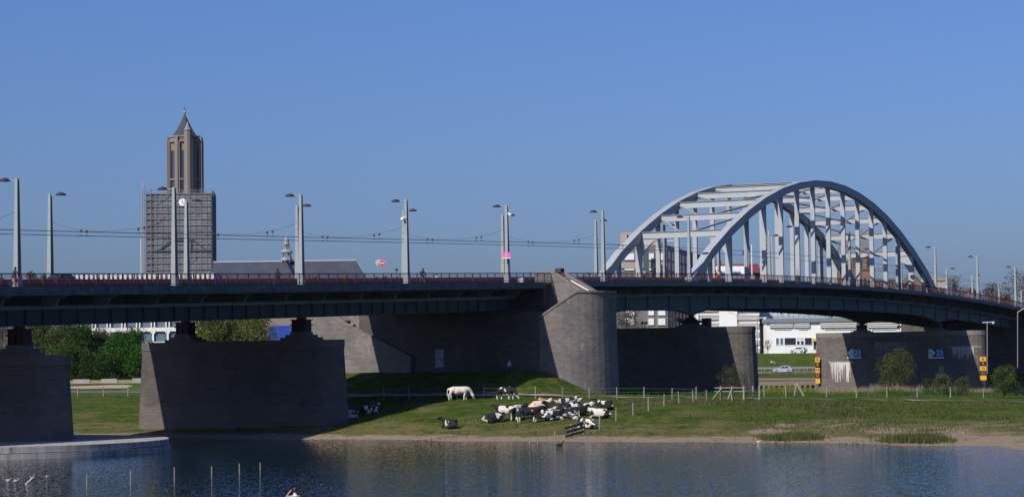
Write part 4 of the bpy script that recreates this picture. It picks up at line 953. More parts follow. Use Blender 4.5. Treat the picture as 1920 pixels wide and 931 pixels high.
def house(px0, px1, pyt, pye, Y, name, label, wm, rm_, gable=True):
    r = thing(name, label, 'house', at((px0+px1)/2, 600, Y)); x0, x1 = X_of(px0, Y), X_of(px1, Y); zt3, ze = at((px0+px1)/2, pyt, Y).z, at((px0+px1)/2, pye, Y).z
    mb = MB(); P = [(x0, Y, 8), (x1, Y, 8), (x1, Y, ze), ((x0+x1)/2, Y, zt3), (x0, Y, ze)] if gable else [(x0, Y, 8), (x1, Y, 8), (x1, Y, ze), (x0, Y, ze)]
    a = [mb.vert(p) for p in P]; b = [mb.vert((p[0], Y+12, p[2])) for p in P]; mb.face(a); mb.face(b[::-1])
    for i in range(len(P)): mb.face((a[i], b[i], b[(i+1) % len(P)], a[(i+1) % len(P)]))
    mb.build('wall', wm, r); mb = MB(); xm = (x0+x1)/2
    if gable:
        for xx in (x0-.4, x1+.4): mb.beam((xm, Y-.3, zt3+.15), (xx, Y-.3, ze-.1), .3, .3); mb.quad((xm, Y-.4, zt3+.2), (xx, Y-.4, ze), (xx, Y+12.4, ze), (xm, Y+12.4, zt3+.2))
    else: mb.hexa([(x0-.3, Y-.3, ze), (x1+.3, Y-.3, ze), (x1+.3, Y+12, ze), (x0-.3, Y+12, ze), (x0+1, Y+5, zt3), (x1-1, Y+5, zt3), (x1-1, Y+6, zt3), (x0+1, Y+6, zt3)])
    mb.build('roof', rm_, r)
house(1697, 1732, 516, 534, 720, 'gabled_house', 'brown gabled house behind the right foot of the arch', BRK, paint((.12, .09, .08), .8))
house(1640, 1696, 521, 526, 740, 'low_roofed_house', 'teal-roofed house right of the brown church', BRK, paint((.05, .09, .11), .6), False)
house(1735, 1775, 518, 526, 760, 'low_roofed_house', 'beige house with low roof just right of the arch foot', BGE, paint((.25, .2, .15), .8), False)

# ------------------------------------------------------------------ vegetation
def leafmat(name, c0, c1, c2):
    m, n, l, b = newmat(name); g = n.new('ShaderNodeNewGeometry'); P = g.outputs['Position']
    a = noise(n, l, .9, 3, P); r = ramp(n, [(.3, c0), (.5, c1), (.7, c2)])
    mx = mth(n, l, 'ADD', mth(n, l, 'MULTIPLY', a.outputs[0], .6), mth(n, l, 'MULTIPLY', g.outputs['Random Per Island'], .4)); l.new(mx, r.inputs[0])
    l.new(r.outputs[0], b.inputs['Base Color']); b.inputs['Roughness'].default_value = .7; b.inputs['Specular IOR Level'].default_value = .15
    tr_ = n.new('ShaderNodeBsdfTranslucent'); l.new(r.outputs[0], tr_.inputs[0]); mx2 = n.new('ShaderNodeMixShader'); mx2.inputs[0].default_value = .35
    l.new(b.outputs[0], mx2.inputs[1]); l.new(tr_.outputs[0], mx2.inputs[2]); l.new(mx2.outputs[0], n['Material Output'].inputs[0]); return m
LF_D = leafmat('leaf_dark', (.012, .028, .006), (.028, .065, .010), (.055, .11, .018))
LF_F = leafmat('leaf_fresh', (.018, .055, .006), (.035, .11, .012), (.07, .17, .02))
LF_O = leafmat('leaf_olive', (.035, .045, .015), (.075, .095, .03), (.12, .15, .05))
LF_Y = leafmat('leaf_yellow', (.09, .12, .015), (.17, .20, .02), (.26, .28, .04))
LF_W = leafmat('leaf_willow', (.035, .05, .015), (.07, .10, .022), (.11, .15, .035))
LF_P = leafmat('leaf_pale', (.06, .08, .015), (.115, .14, .03), (.18, .21, .05))
TWIG = leafmat('twig_brown', (.075, .058, .048), (.14, .11, .088), (.22, .185, .145))
BARK = paint((.075, .06, .05), .95, 0, .3, 3)
REEDM = leafmat('dry_reed', (.16, .12, .07), (.28, .22, .14), (.38, .32, .22))
def quadleaf(mb, p, sz, rnd, vert=.0):
    a = Vector((rnd.gauss(0, 1), rnd.gauss(0, 1), rnd.gauss(0, 1)*.7+vert)).normalized(); b = a.cross(Vector((rnd.gauss(0, 1), rnd.gauss(0, 1), rnd.gauss(0, 1)))).normalized()
    a = a*sz*rnd.uniform(.6, 1.3); b = b*sz*rnd.uniform(.35, .7)
    k = [mb.vert(q) for q in (p-a*.5, p+b*.5, p+a*.6, p-b*.5)]; mb.face(k)
def tree(x, y, h, rad, label, mat, n=2500, leaf=.5, trunk=.18, seed=1, name='tree', cat='tree', group=None, base=None, squash=1., lobes=9, wood=BARK, stem=1., z0=None, fill=.75):
    rnd = random.Random(seed); z0 = ground(x, y) if z0 is None else z0; r = thing(name, label, cat, (x, y, z0), rnd.uniform(0, 6), group)
    th = h*(.28 if base is None else base); mb = MB(); tr0 = h*.022*stem; L = []
    mb.tube([(0, 0, -.3), (.02*h, 0, th*.6), (0, .02*h, h*.55), (0, 0, h*.85)], tr0*1.5, 7, tr0*.25)
    for i in range(lobes):
        a = 2.4*i+rnd.uniform(-.5, .5); u = (i+.5)/lobes; zz = th+(h-th)*(.12+.78*u); rr = rad*(1-abs(u-.38)**1.6*1.35)*.6*rnd.uniform(.7, 1.1)
        c = Vector((rr*cos(a), rr*sin(a), zz*rnd.uniform(.95, 1.03))); L.append((c, rad*rnd.uniform(.42, .62)*(1-.3*u)))
        mb.tube([(0, 0, th*.7+zz*.15), (c.x*.5, c.y*.5, (th*.7+zz)/2), tuple(c)], tr0*.5, 5, tr0*.12)
    mb.build('trunk', wood, r, local=True)
    mb = MB()
    for i in range(n):
        c, R = rnd.choice(L); v = Vector((rnd.gauss(0, 1), rnd.gauss(0, 1), rnd.gauss(0, 1))).normalized()*R*(rnd.random()**.45)*rnd.uniform(.85, 1.25)
        v.z *= .8*squash; p = c+v
        if p.z < th*.3: p.z = th*.3+rnd.random()*.3*h
        p.z = min(p.z, h*1.02); quadleaf(mb, p, leaf, rnd)
    mb.build('crown', mat, r, local=True); return r
def tpx(px, pytop, pyfoot_Y, rad_px, **kw):
    """tree standing at depth Y whose top shows at px,pytop"""
    Y = pyfoot_Y; p = at(px, pytop, Y); g = ground(p.x, Y); return tree(p.x, Y, p.z-g, rad_px*Y/F_PX, **kw)
tg = 'green trees and shrubs behind the left piers'
tpx(12, 604, 470, 34, label='reddish brown shrubby tree at the far left edge under the bridge', mat=TWIG, n=1800, leaf=.45, seed=3, group=tg)
tpx(75, 590, 476, 52, label='olive green tree just right of the leftmost red bearing', mat=LF_O, n=7000, leaf=.42, seed=5, group=tg, base=.03, lobes=15)
tpx(120, 596, 470, 52, label='olive tree in front of the left end of the white office', mat=LF_W, n=8000, leaf=.42, seed=6, group=tg, base=.03, lobes=15)
tpx(158, 602, 462, 50, label='dark green tree left of the bright bush', mat=LF_D, n=8000, leaf=.42, seed=7, group=tg, base=.03, lobes=15)
tpx(195, 618, 466, 46, label='middle dark shrub between the olive trees and the bright bush', mat=LF_W, n=6500, leaf=.4, seed=8, group=tg, base=.03, lobes=15)
tpx(238, 614, 456, 52, label='dense bright green bush left of the lit stone pier', mat=LF_F, n=12000, leaf=.42, seed=9, group=tg, base=.03, lobes=18)
tpx(268, 640, 452, 40, label='low bright green bush touching the lit pier edge', mat=LF_F, n=6000, leaf=.4, seed=10, group=tg, base=.03, lobes=15)
tpx(135, 648, 452, 48, label='low dark shrub at the foot of the left trees', mat=LF_D, n=6500, leaf=.4, seed=11, group=tg, base=.03, lobes=15)
tpx(188, 662, 450, 46, label='low mid green shrub at the edge of the gravel patch', mat=LF_D, n=6000, leaf=.4, seed=12, group=tg, base=.03, lobes=15)
tpx(392, 578, 440, 62, label='large pale willow right of the red bearing', mat=LF_P, n=13000, leaf=.4, seed=13, base=.05, lobes=18)
tpx(462, 576, 444, 72, label='broad pale willow left of the blue building', mat=LF_P, n=15000, leaf=.4, seed=14, base=.05, lobes=20)
tpx(552, 588, 446, 14, label='slim yellow green sapling beside the blue building', mat=LF_Y, n=500, leaf=.3, seed=15, base=.1)
tpx(60, 498, 520, 26, label='light green willow top above the left end of the railing', mat=LF_O, n=1800, leaf=.5, seed=16)
tpx(86, 502, 522, 16, label='smaller green treetop right of the willow above the railing', mat=LF_W, n=800, leaf=.5, seed=17)
tpx(2, 498, 520, 22, label='green treetop cut by the left edge of the photo above the railing', mat=LF_W, n=1200, leaf=.5, seed=18)
for i, (px, py, rp) in enumerate(((590, 502, 16), (612, 505, 12), (642, 500, 15), (702, 500, 11), (722, 494, 13), (745, 489, 11), (667, 508, 8))):
    tpx(px, py, 600, rp, label=['yellow green treetop before the slate roof, left one', 'small yellow treetop between two larger ones before the slate roof', 'bright yellow treetop before the right end of the slate roof', 'sparse sapling top left of the no-entry sign', 'sparse treetop below the no-entry sign', 'sparse pointed treetop just left of the lamp post with camera', 'tiny green treetop at the foot of the slate roof end'][i],
        mat=LF_Y if i < 3 else LF_W, n=[900, 500, 900, 260, 300, 260, 200][i], leaf=.5, seed=20+i, group='treetops above the railing')
bt = 'bare brown trees at the right end'
for i, (px, py, rp, Y) in enumerate(((1790, 512, 36, 640), (1825, 528, 26, 600), (1858, 520, 34, 640), (1905, 502, 44, 620), (1768, 530, 22, 590), (1940, 500, 40, 600), (1880, 540, 26, 560))):
    tpx(px, py, Y, rp, label=['wide bare tree just right of the arch end', 'low bare tree behind the orange-clad worker', 'bare brown tree between two right hand lamp posts', 'tall reddish bare tree at the right edge', 'small bare tree at the arch foot', 'bare tree cut by the right edge of the photo', 'low brown tree near the right lamp posts'][i],
        mat=TWIG, n=2600, leaf=.5, seed=40+i, group=bt, base=.12, lobes=12)
tpx(1174, 570, 450, 58, label='twiggy brown tree before the grey office, right of the round tower', mat=TWIG, n=7500, leaf=.36, seed=50, base=.1, lobes=12)
tpx(1106, 498, 620, 9, label='small bare treetop beside the lamp posts left of the arch', mat=TWIG, n=260, leaf=.4, seed=51)
tpx(1439, 636, 560, 10, label='thin leafless young tree before the white buildings', mat=TWIG, n=160, leaf=.3, seed=52, base=.3)
# bushes on the near bank
def bush(px, pyb, pyt, rp, label, mat, n, leaf, seed, **kw):
    g = hit(px, pyb)
    if g.y > 322: x_ = X_of(px, 320, pyb); g = Vector((x_, 320, ground(x_, 320)))
    h = at(px, pyt, g.y).z-g.z; return tree(g.x, g.y, h, rp*g.y/F_PX, label, mat, n, leaf, seed=seed, name='bush', cat='bush', base=.06, lobes=13, z0=g.z, stem=.6, **kw)
bush(1684, 739, 655, 47, 'large olive willow bush standing before the signed stone pier', LF_O, 8500, .17, 60)
bush(1368, 738, 682, 30, 'sparse young willow before the dark pier', LF_O, 1500, .15, 61)
bush(1396, 738, 698, 14, 'small sparse willow at the right corner of the dark pier', LF_O, 500, .15, 66)
bush(1768, 741, 700, 24, 'low green shrub left of the green beacon', LF_O, 2600, .17, 62)
bush(1805, 742, 706, 20, 'low green shrub under the green beacon', LF_O, 2000, .17, 63)
bush(1884, 746, 685, 34, 'wide green bush right of the height gauge', LF_W, 5200, .18, 64)
bush(1740, 741, 706, 14, 'small shrub between the willow bush and the low shrubs', LF_D, 1000, .16, 65)
def nearbank(px, py):
    g = hit(px, py)
    if g.y > 326: x_ = X_of(px, 322, py); g = Vector((x_, 322, ground(x_, 322)))
    return g
def reeds(px0, px1, py, h, n, name, label, mat, seed, spread=2.5, wd=.04, group=None, clumps=0):
    rnd = random.Random(seed); mb = MB(); K = [nearbank(px0+(px1-px0)*i/14, py) for i in range(15)]
    CL = [(rnd.uniform(0, 13.99), rnd.gauss(0, .5)*spread, rnd.uniform(.4, 1.5), rnd.uniform(.3, 1.25)) for _ in range(clumps)]
    for i in range(n):
        cc = rnd.choice(CL) if clumps else None; u = rnd.uniform(0, 13.999) if not clumps else cc[0]; p = K[int(u)].lerp(K[int(u)+1], u-int(u)); x, y = p.x, p.y+rnd.gauss(0, .5)*spread
        if clumps: x += rnd.gauss(0, cc[2]*1.3); y = p.y+cc[1]+rnd.gauss(0, cc[2]*1.6)
        z = ground(x, y)-.05; hh = (cc[3] if clumps else 1)*h*rnd.uniform(.35, 1.1)*(.45+.55*sin(pi*u/14)**.5)*(1+.35*sin(u*3.1+seed)*cos(u*1.7)); x += rnd.gauss(0, .6); a = rnd.uniform(-.25, .25)*hh
        ww = wd*rnd.uniform(.7, 1.6); k = [mb.vert((x-ww, y, z)), mb.vert((x+ww, y, z)), mb.vert((x+ww*.3+a, y+rnd.uniform(-.2, .2), z+hh))]; mb.face(k)
    return mb.build(name, mat, label=label, kind='stuff', group=group)
reeds(1555, 1870, 740, 1.5, 5200, 'dry_reeds', 'pale dry reeds along the foot of the signed pier', REEDM, 1, 3.0)
reeds(1560, 1900, 741, .9, 4200, 'tall_grass', 'tall green grass along the edge of the meadow', LF_F, 2, 3.2)
reeds(1150, 1560, 740, .55, 4200, 'tall_grass', 'rough green grass before the dark pier', LF_F, 3, 3.5)
reeds(1425, 1530, 736, 1.3, 1500, 'yellow_flowers', 'yellow flowering weeds between the two stone piers', LF_Y, 4, 3)
reeds(1440, 1535, 823, .75, 1500, 'water_grass', 'green sedge clump at the water edge left of the sandy spot', LF_O, 5, 1.6, .035)
reeds(1672, 1772, 827, .85, 2300, 'water_grass', 'green sedge clump at the water edge by the sandy spot', LF_O, 6, 1.8, .035)
reeds(1380, 1930, 772, .3, 8000, 'rough_grass', 'rough brownish grass tufts on the right meadow', leafmat('rough', (.035, .055, .015), (.07, .09, .025), (.14, .12, .055)), 7, 30, .05, clumps=120)
reeds(640, 1400, 775, .16, 9000, 'rough_grass', 'short grass tufts on the middle meadow', leafmat('short_grass', (.02, .05, .008), (.045, .085, .012), (.10, .11, .03)), 8, 26, .05, clumps=150)
reeds(1120, 1920, 757, .36, 3600, 'rough_grass', 'ragged brown grass along the meadow path', leafmat('weeds', (.06, .045, .03), (.10, .09, .045), (.15, .13, .07)), 9, 8, .05, clumps=60)
reeds(1400, 1925, 790, .22, 3400, 'rough_grass', 'green tufts low on the right bank', LF_W, 10, 22, .05, clumps=70)
def plant(px, pyt, Y, rad, label, n, seed):
    rnd = random.Random(seed); p = at(px, pyt, Y); g = ground(p.x, Y); r = thing('young_shrub', label, 'plant', (p.x, Y, g)); h = p.z-g; mb = MB(); lf = MB()
    for i in range(n):
        a = rnd.uniform(0, 6.28); e = Vector((rad*cos(a)*rnd.uniform(.3, 1), rad*sin(a)*rnd.uniform(.3, 1), h*rnd.uniform(.72, 1))); mid = Vector((e.x*.35, e.y*.35, e.z*.6)); mb.tube([(0, 0, 0), mid, e], .012, 4, .005)
        for k in range(26): u = rnd.uniform(.45, 1); q = mid.lerp(e, (u-.45)/.55)+Vector((rnd.gauss(0, .05), rnd.gauss(0, .05), rnd.gauss(0, .05))); quadleaf(lf, q, .075, rnd)
    mb.build('stems', BARK, r, local=True); lf.build('leaves', LF_W, r, local=True)
plant(300, 895, 62, .55, 'sprouting shrub tips in the foreground above the dark water', 9, 71)
plant(71, 925, 62, .2, 'tiny shoot at the bottom edge, left', 3, 72)
plant(167, 921, 62, .2, 'tiny shoot at the bottom edge below the water posts', 3, 73)
plant(415, 922, 62, .2, 'small green shoots at the bottom edge right of the sprouting shrub', 4, 74)

# ------------------------------------------------------------------ fences, posts, blocks
def fence(label, posts, h, wires=3, name='pasture_fence', seed=0, r0=.075, group=None, mat=WOOD):
    rnd = random.Random(seed); P = [hit(px, py) if not isinstance(px, tuple) else Vector(px) for px, py in posts]
    r = thing(name, label, 'fence', P[0], 0, group)
    for p in P:
        mb = MB(); tx_, ty_ = rnd.uniform(-.05, .05), rnd.uniform(-.04, .04); hh = h*rnd.uniform(.92, 1.08)
        mb.tube([p+Vector((0, 0, -.3)), p+Vector((tx_*.5, ty_*.5, hh*.5)), p+Vector((tx_, ty_, hh))], r0*rnd.uniform(.85, 1.2), 7, r0*.8); mb.build('post', mat, r)
    mb = MB()
    for k in range(wires):
        u = (k+1)/(wires+.4)
        for a, b in zip(P, P[1:]): mb.tube([a+Vector((0, 0, h*u)), (a+b)/2+Vector((0, 0, h*u-.04)), b+Vector((0, 0, h*u))], .012, 3)
    mb.build('wires', paint((.2, .2, .2), .6), r); return r
def tuple_(px): g = nearbank(px, 743.5+(px-1433)*.004); return ((g.x, g.y, g.z), 0)
gf = 'wooden post and wire pasture fences'
fence('post and wire fence along the meadow path, from the dark bank to the gate', [(720, 748), (767, 748), (857, 747), (907, 747), (956, 747), (1004.6, 747), (1055, 747), (1105, 747), (1157, 747), (1207.6, 747.5), (1260, 747.5), (1305.5, 748)], 1.35, seed=1, group=gf)
fence('fence posts slanting down the right side of the cow pasture', [(1124, 803.6), (1155, 789), (1187, 779), (1216, 770), (1245, 761), (1273, 756), (1299.5, 753.5), (1325, 752)], 1.3, 2, seed=2, group=gf)
fence('post and wire fence on the left meadow between two piers', [(100, 743), (146, 743), (194, 743), (240, 743), (300, 743)], 1.3, 4, seed=3, group=gf)
fence('post and wire fence before the signed pier at the right', [tuple_(px) for px in (1433, 1474, 1550, 1606, 1663, 1720, 1782, 1844, 1905)], 1.25, 3, seed=4, group=gf)
# gate
gt = thing('field_gate', 'wooden field gate with braced posts before the dark pier', 'gate', hit(1355, 750))
G = [hit(px, 749.5) for px in (1352, 1373)]; G2 = [hit(px, 748.5) for px in (1395, 1412, 1424)]
for p in G+G2: mb = MB(); mb.tube([p+Vector((0, 0, -.2)), p+Vector((0, 0, 1.55))], .13, 7, .11); mb.build('post', WOOD, gt)
mb = MB(); mb.beam(G[0]+Vector((0, -.1, 1.2)), hit(1336, 750)+Vector((0, -.1, .1)), .12, .12); mb.beam(G[1]+Vector((0, -.1, 1.3)), hit(1365, 750)+Vector((0, -.1, .1)), .12, .12); mb.build('brace', WOOD, gt)
mb = MB(); a = hit(1340, 749); 
for z in (1.35, .95): mb.beam(a+Vector((0, 0, z)), G2[0]+Vector((.2, 0, z)), .06, .1)
mb.build('rails', WOOD, gt); mb = MB()
for z in (.4, .8, 1.15): mb.beam(G2[0]+Vector((0, 0, z)), G2[2]+Vector((0, 0, z)), .06, .08)
mb.beam(G2[0]+Vector((0, .05, .2)), G2[2]+Vector((0, .05, 1.2)), .06, .08); mb.build('gate_leaf', paint((.1, .09, .085), .9), gt)
tp_ = thing('trestle', 'grey wooden trestle of three leaning poles between the piers', 'trestle', hit(1498, 741))
mb = MB(); g = hit(1494, 741); q = g+Vector((0, 0, 1.5)); 
for e in (hit(1508, 742), hit(1489, 741), g+Vector((.3, 1.2, 0))): mb.tube([e+Vector((0, 0, -.1)), q], .09, 6)
mb.build('poles', WOOD, tp_)
# plank fence at the shore
pf = thing('plank_fence', 'short tilted fence of three dark planks at the shore beside a lying cow', 'fence', hit(1071, 819))
a, b = hit(1071, 820), hit(1095, 814)
for p, hh in ((a, 1.25), (b, 1.25)): mb = MB(); mb.beam(p+Vector((0, 0, -.3)), p+Vector((0, 0, hh)), .18, .16); mb.build('post', WOOD, pf)
d = (b-a)
for z, o in ((.28, -.05), (.66, 0), (1.05, -.12)): mb = MB(); mb.beam(a-d*(.40-o)+Vector((0, -.13, z-.05)), b+d*(.08+o)+Vector((0, -.13, z+.03)), .07, .2); mb.build('plank', paint((.06, .055, .06), .8), pf)
# thin posts in the water
WPR = .03
wp = [(163, 888, 915), (245, 881, 908), (327, 875, 900), (397, 873, 893), (449, 868, 888), (488, 866, 880)]
nm_ = ['leftmost thin post standing in the water', 'second thin water post from the left', 'thin water post right of the sprouting shrub tips', 'thin water post below the platform tip, before a gap', 'thin water post left of the farthest one', 'smallest and farthest of the thin posts in the water']
for (px, yt, yb), lb in zip(wp, nm_):
    d = ray(px, yb); d = d/d.y; Y = -CAMZ/d.z; mb = MB(); mb.tube([Vector((d.x*Y, Y, -.8)), Vector((d.x*Y, Y, at(px, yt, Y).z))], .038, 6); mb.build('water_post', paint((.22, .2, .18), .8), label=lb, cat='post', group='thin posts in the water')
for px, yt, yb, lb in ((994, 821, 833, 'short stake at the shore, left one of three'), (1008, 818, 832, 'short stake at the shore between two others'), (1024, 817, 829, 'thin dark stake on the shore left of the tall one'), (1041, 807, 830, 'tall stake at the shore left of the plank fence')):
    p = hit(px, yb) if yb < 830 else None
    if p is None: d = ray(px, yb); d = d/d.y; Y = min(-CAMZ/d.z, 230); p = Vector((d.x*Y, Y, 0))
    mb = MB(); mb.tube([Vector((p.x, p.y, p.z-.8)), Vector((p.x, p.y, at(px, yt, p.y).z))], .07, 6); mb.build('shore_stake', paint((.2, .17, .15), .9), label=lb, cat='stake', group='stakes at the shore')
for px, py, L_, lb in ((153, 718.5, 3.0, 'long low concrete block on the gravel, left one'), (205, 717.5, 2.8, 'pale concrete block on the gravel between two others'), (262, 716.5, 2.6, 'concrete block on the gravel partly hidden by the lit pier')):
    p = hit(px, py); mb = MB(); mb.box((p.x, p.y, p.z+.35), (L_, .9, .7), .05); mb.box((p.x, p.y, p.z+.74), (L_*.96, .8, .06), .05); mb.build('concrete_block', CONC, label=lb, cat='block', group='concrete blocks on the gravel')
mb = MB(); p = hit(262, 735); mb.lathe((p.x+.6, p.y+12, p.z-.5), [(6, 0), (5.2, .9), (3.5, 1.5), (1.2, 1.8), (.1, 1.85)], 20, 1.0, .5); mb.build('grass_mound', LF_F if False else paint((.028, .07, .01), 1, 0, .3, 1.5), smoothf=True, label='small green mound left of the lit pier', kind='structure')
# white litter
# quay wall, piling and guard rail on the far bank
mb = MB(); x0, x1 = X_of(1405, 481.5), X_of(1560, 481.5); mb.box(((x0+x1)/2, 481.3, 2.35), (x1-x0, 1.2, .9)); 
for i in range(16): mb.box((x0+(x1-x0)*(i+.5)/16, 481, .6), (.35, .7, 3))
mb.build('quay_jetty', paint((.2, .17, .14), .9), label='low quay with short piles between the two stone piers', cat='quay')
QR = paint((.19, .16, .135), .9, 0, .12, .5)
strip('quay_path', [(X_of(1390, 487), 487), (X_of(1570, 485), 485)], 6, QR, .12, label='beige quay surface')
gr_ = thing('guard_rail', 'long pale steel guard rail beside the quay road', 'guard rail', (X_of(1470, 515), 515.6, ground(X_of(1470, 515), 515)))
mb = MB(); xs = [X_of(px, 515.6) for px in range(1400, 1560, 8)]; P = [Vector((x, 515.6, ground(x, 515.6))) for x in xs]
for a, b in zip(P, P[1:]): mb.beam(a+Vector((0, 0, .75)), b+Vector((0, 0, .75)), .1, .35)
mb.build('beam', paint((.22, .23, .24), .6), gr_); mb = MB()
for p in P[::2]: mb.tube([p, p+Vector((0, 0, .7))], .06, 5)
mb.build('posts', paint((.3, .3, .3), .5), gr_)
mb = MB(); xs = [X_of(px, 504) for px in range(1410, 1560, 16)]
for x in xs: mb.tube([(x, 504, ground(x, 504)), (x, 504, ground(x, 504)+1.1)], .03, 4)
for z in (.5, 1.05): mb.tube([(xs[0], 504, ground(xs[0], 504)+z), (xs[-1], 504, ground(xs[-1], 504)+z)], .02, 4)
mb.build('handrail', paint((.35, .35, .35), .5), label='thin grey handrail along the water side of the quay road', cat='railing')

# ------------------------------------------------------------------ signs
def plate(name, s, wz0, wz1, mat, parent, off=.05):
    """flat plate on pier face plane s; corners (w,z)"""
    mb = MB(); (wa, za), (wb2, zb) = wz0, wz1; P = [B(s-off, wa, za), B(s-off, wb2, za), B(s-off+.05, wb2, za), B(s-off+.05, wa, za), B(s-off, wa, zb), B(s-off, wb2, zb), B(s-off+.05, wb2, zb), B(s-off+.05, wa, zb)]
    mb.hexa(P); return mb.build(name, mat, parent)
SB = 119.84-2.6-.25; NROT = TH-pi/2
BLUE_S = paint((.015, .11, .42), .5); GREYP = paint((.42, .44, .46), .5); WHP = paint((.62, .64, .66), .5); BLK = paint((.015, .015, .02), .6); YEL = paint((.62, .30, .01), .5)
def navsign(px0, px1, py0, py1, num, small, left, label):
    sp = SB-.12; a = w_at(px0, py1, sp); b = w_at(px1, py0, sp); z0, z1 = a[1], b[1]; wl, wr_ = a[0], b[0]
    r = thing('navigation_sign', label, 'sign', B(sp, (wl+wr_)/2, z0)); wm = wl+(wr_-wl)*.47; hz = z1-z0
    zb = z0+hz*.17
    plate('backing', sp, (wl, z0), (wr_, z1), BLK, r, 0)
    plate('lower_strip', sp, (wl, z0), (wr_, zb-.03), WHP, r, .06)
    plate('number_panel', sp, (wm, zb), (wr_, z1), BLUE_S, r, .06)
    # arrow
    mb = MB(); k = (.45, 0)
    tip, tail = (wl, wm-(wm-wl)*.02) if left else (wm, wl)
    neck = tip+(tail-tip)*.5; zc = (zb+z1)/2
    P = [(tip, zc), (neck, z1), (tail, z1), (tail, zb), (neck, zb)]
    A = [mb.vert(B(sp-.06, *p)) for p in P]; D = [mb.vert(B(sp-.02, *p)) for p in P]; mb.face(A); mb.face(D[::-1])
    for i in range(5): j = (i+1) % 5; mb.face((A[i], D[i], D[j], A[j]))
    mb.build('arrow', WHP, r)
    text(num, B(sp-.085, (wm+wr_)/2, (zb+z1)/2), hz*.78, WHITE, 'number', r, rot=(pi/2, 0, NROT), ext=.01)
    text(small, B(sp-.085, neck+(tail-neck)*.45, zc), hz*.28, paint((.12, .12, .13), .6), 'lettering', r, rot=(pi/2, 0, NROT), ext=.008)
navsign(1589, 1615, 654, 671.5, '23', '1.2\nKM', True, 'blue sign reading 23 with white arrow pointing left on the stone pier')
navsign(1741, 1770, 653.5, 671.5, '25', '700', False, 'blue sign reading 25 with arrow pointing right on the stone pier')
def gauge(px0, px1, py0, py1, labels, label, side):
    sp = SB-.2 if side else SB-.25; a = w_at(px0, py1, sp); b = w_at(px1, py0, sp); r = thing('height_gauge', label, 'gauge board', B(sp, a[0], a[1])); n = len(labels); H = (b[1]-a[1])/n
    plate('backing', sp, (a[0], a[1]), (b[0], b[1]), BLK, r, 0)
    for i, t in enumerate(labels):
        z1 = b[1]-i*H; z0 = z1-H; y = i % 2 == 0; pl = plate('panel', sp, (a[0], z0+.02), (b[0], z1-.02), YEL if y else BLK, r, .05+.004*i)
        if t: text(t, B(sp-.09-.004*i, (a[0]+b[0])/2, (z0+z1)/2), H*.8, BLK if y else YEL, 'digits', r, rot=(pi/2, 0, NROT), ext=.01)
gauge(1838, 1849, 668, 712, ['8', '9', '10', '11', ''], 'yellow and black height gauge at the right end of the signed pier', 1)
gauge(1529.5, 1537, 669, 718.5, ['8', '9', '10', '11', ''], 'narrow yellow and black height gauge at the left end of the pier', 0)
# green beacon
g = hit(1827, 740); bc = thing('beacon_post', 'slim pale post topped with a turquoise cone before the signed pier', 'beacon', g); zt4 = at(1825, 664, g.y).z
mb = MB(); mb.tube([g+Vector((0, 0, -.3)), Vector((g.x, g.y, zt4-.5))], .11, 8); mb.build('pole', paint((.42, .44, .46), .5), bc)
mb = MB(); mb.lathe((g.x, g.y, zt4-1.0), [(.12, -.35), (.12, 0), (.42, .02), (.05, 1.05)], 12); mb.build('cone', paint((.08, .48, .38), .5), bc)
# lamps under the bridge end
def small_lamp(px, pyf, pyt, Y, label, kind):
    p = at(px, pyt, Y); g = at(px, pyf, Y); r = thing('mast_light', label, 'lamp', g); mb = MB(); mb.tube([g, p], .07, 6); mb.build('pole', paint((.3, .3, .3), .6), r)
    mb = MB()
    if kind == 'T': mb.beam(p+Vector((-.9, 0, 0)), p+Vector((1.4, 0, .08)), .18, .14); mb.lathe((p.x+1.1, p.y, p.z-.35), [(.05, 0), (.18, .1), (.15, .35)], 8)
    else: mb.tube([p+Vector((0, 0, -.3)), p+Vector((1.0, 0, .45))], .05, 5); mb.beam(p+Vector((.8, 0, .4)), p+Vector((1.4, 0, .6)), .25, .1)
    mb.build('head', paint((.6, .6, .6), .4), r)
small_lamp(1851, 700, 604, 443, 'thin mast with T-shaped top at the right corner of the signed pier', 'T')
small_lamp(1908, 690, 583, 470, 'grey lamp mast with one slanted arm under the deck at the right', 'A')
small_lamp(1420, 738, 596, 345, 'thin mast with T-shaped top behind the corner of the dark pier', 'T')
p = at(1382, 590, 500); r = thing('quay_lamp', 'double-armed grey street lamp before the white louvred block', 'lamp', (p.x, 500, 3.9)); mb = MB(); mb.tube([(p.x, 500, 3.9), (p.x, 500, p.z)], .12, 6, .07); mb.build('pole', paint((.3, .3, .3), .6), r)
for sx, dz in ((-1, 1.0), (1, 0.2)): mb = MB(); mb.tube([(p.x, 500, p.z-.2), (p.x+sx*.8, 500, p.z+.3*1), (p.x+sx*1.4, 500, p.z+dz*.5)], .05, 5); mb.beam((p.x+sx*1.2, 500, p.z+dz*.5), (p.x+sx*1.9, 500, p.z+dz*.5+.05), .25, .1); mb.build('arm', paint((.35, .35, .35), .6), r)
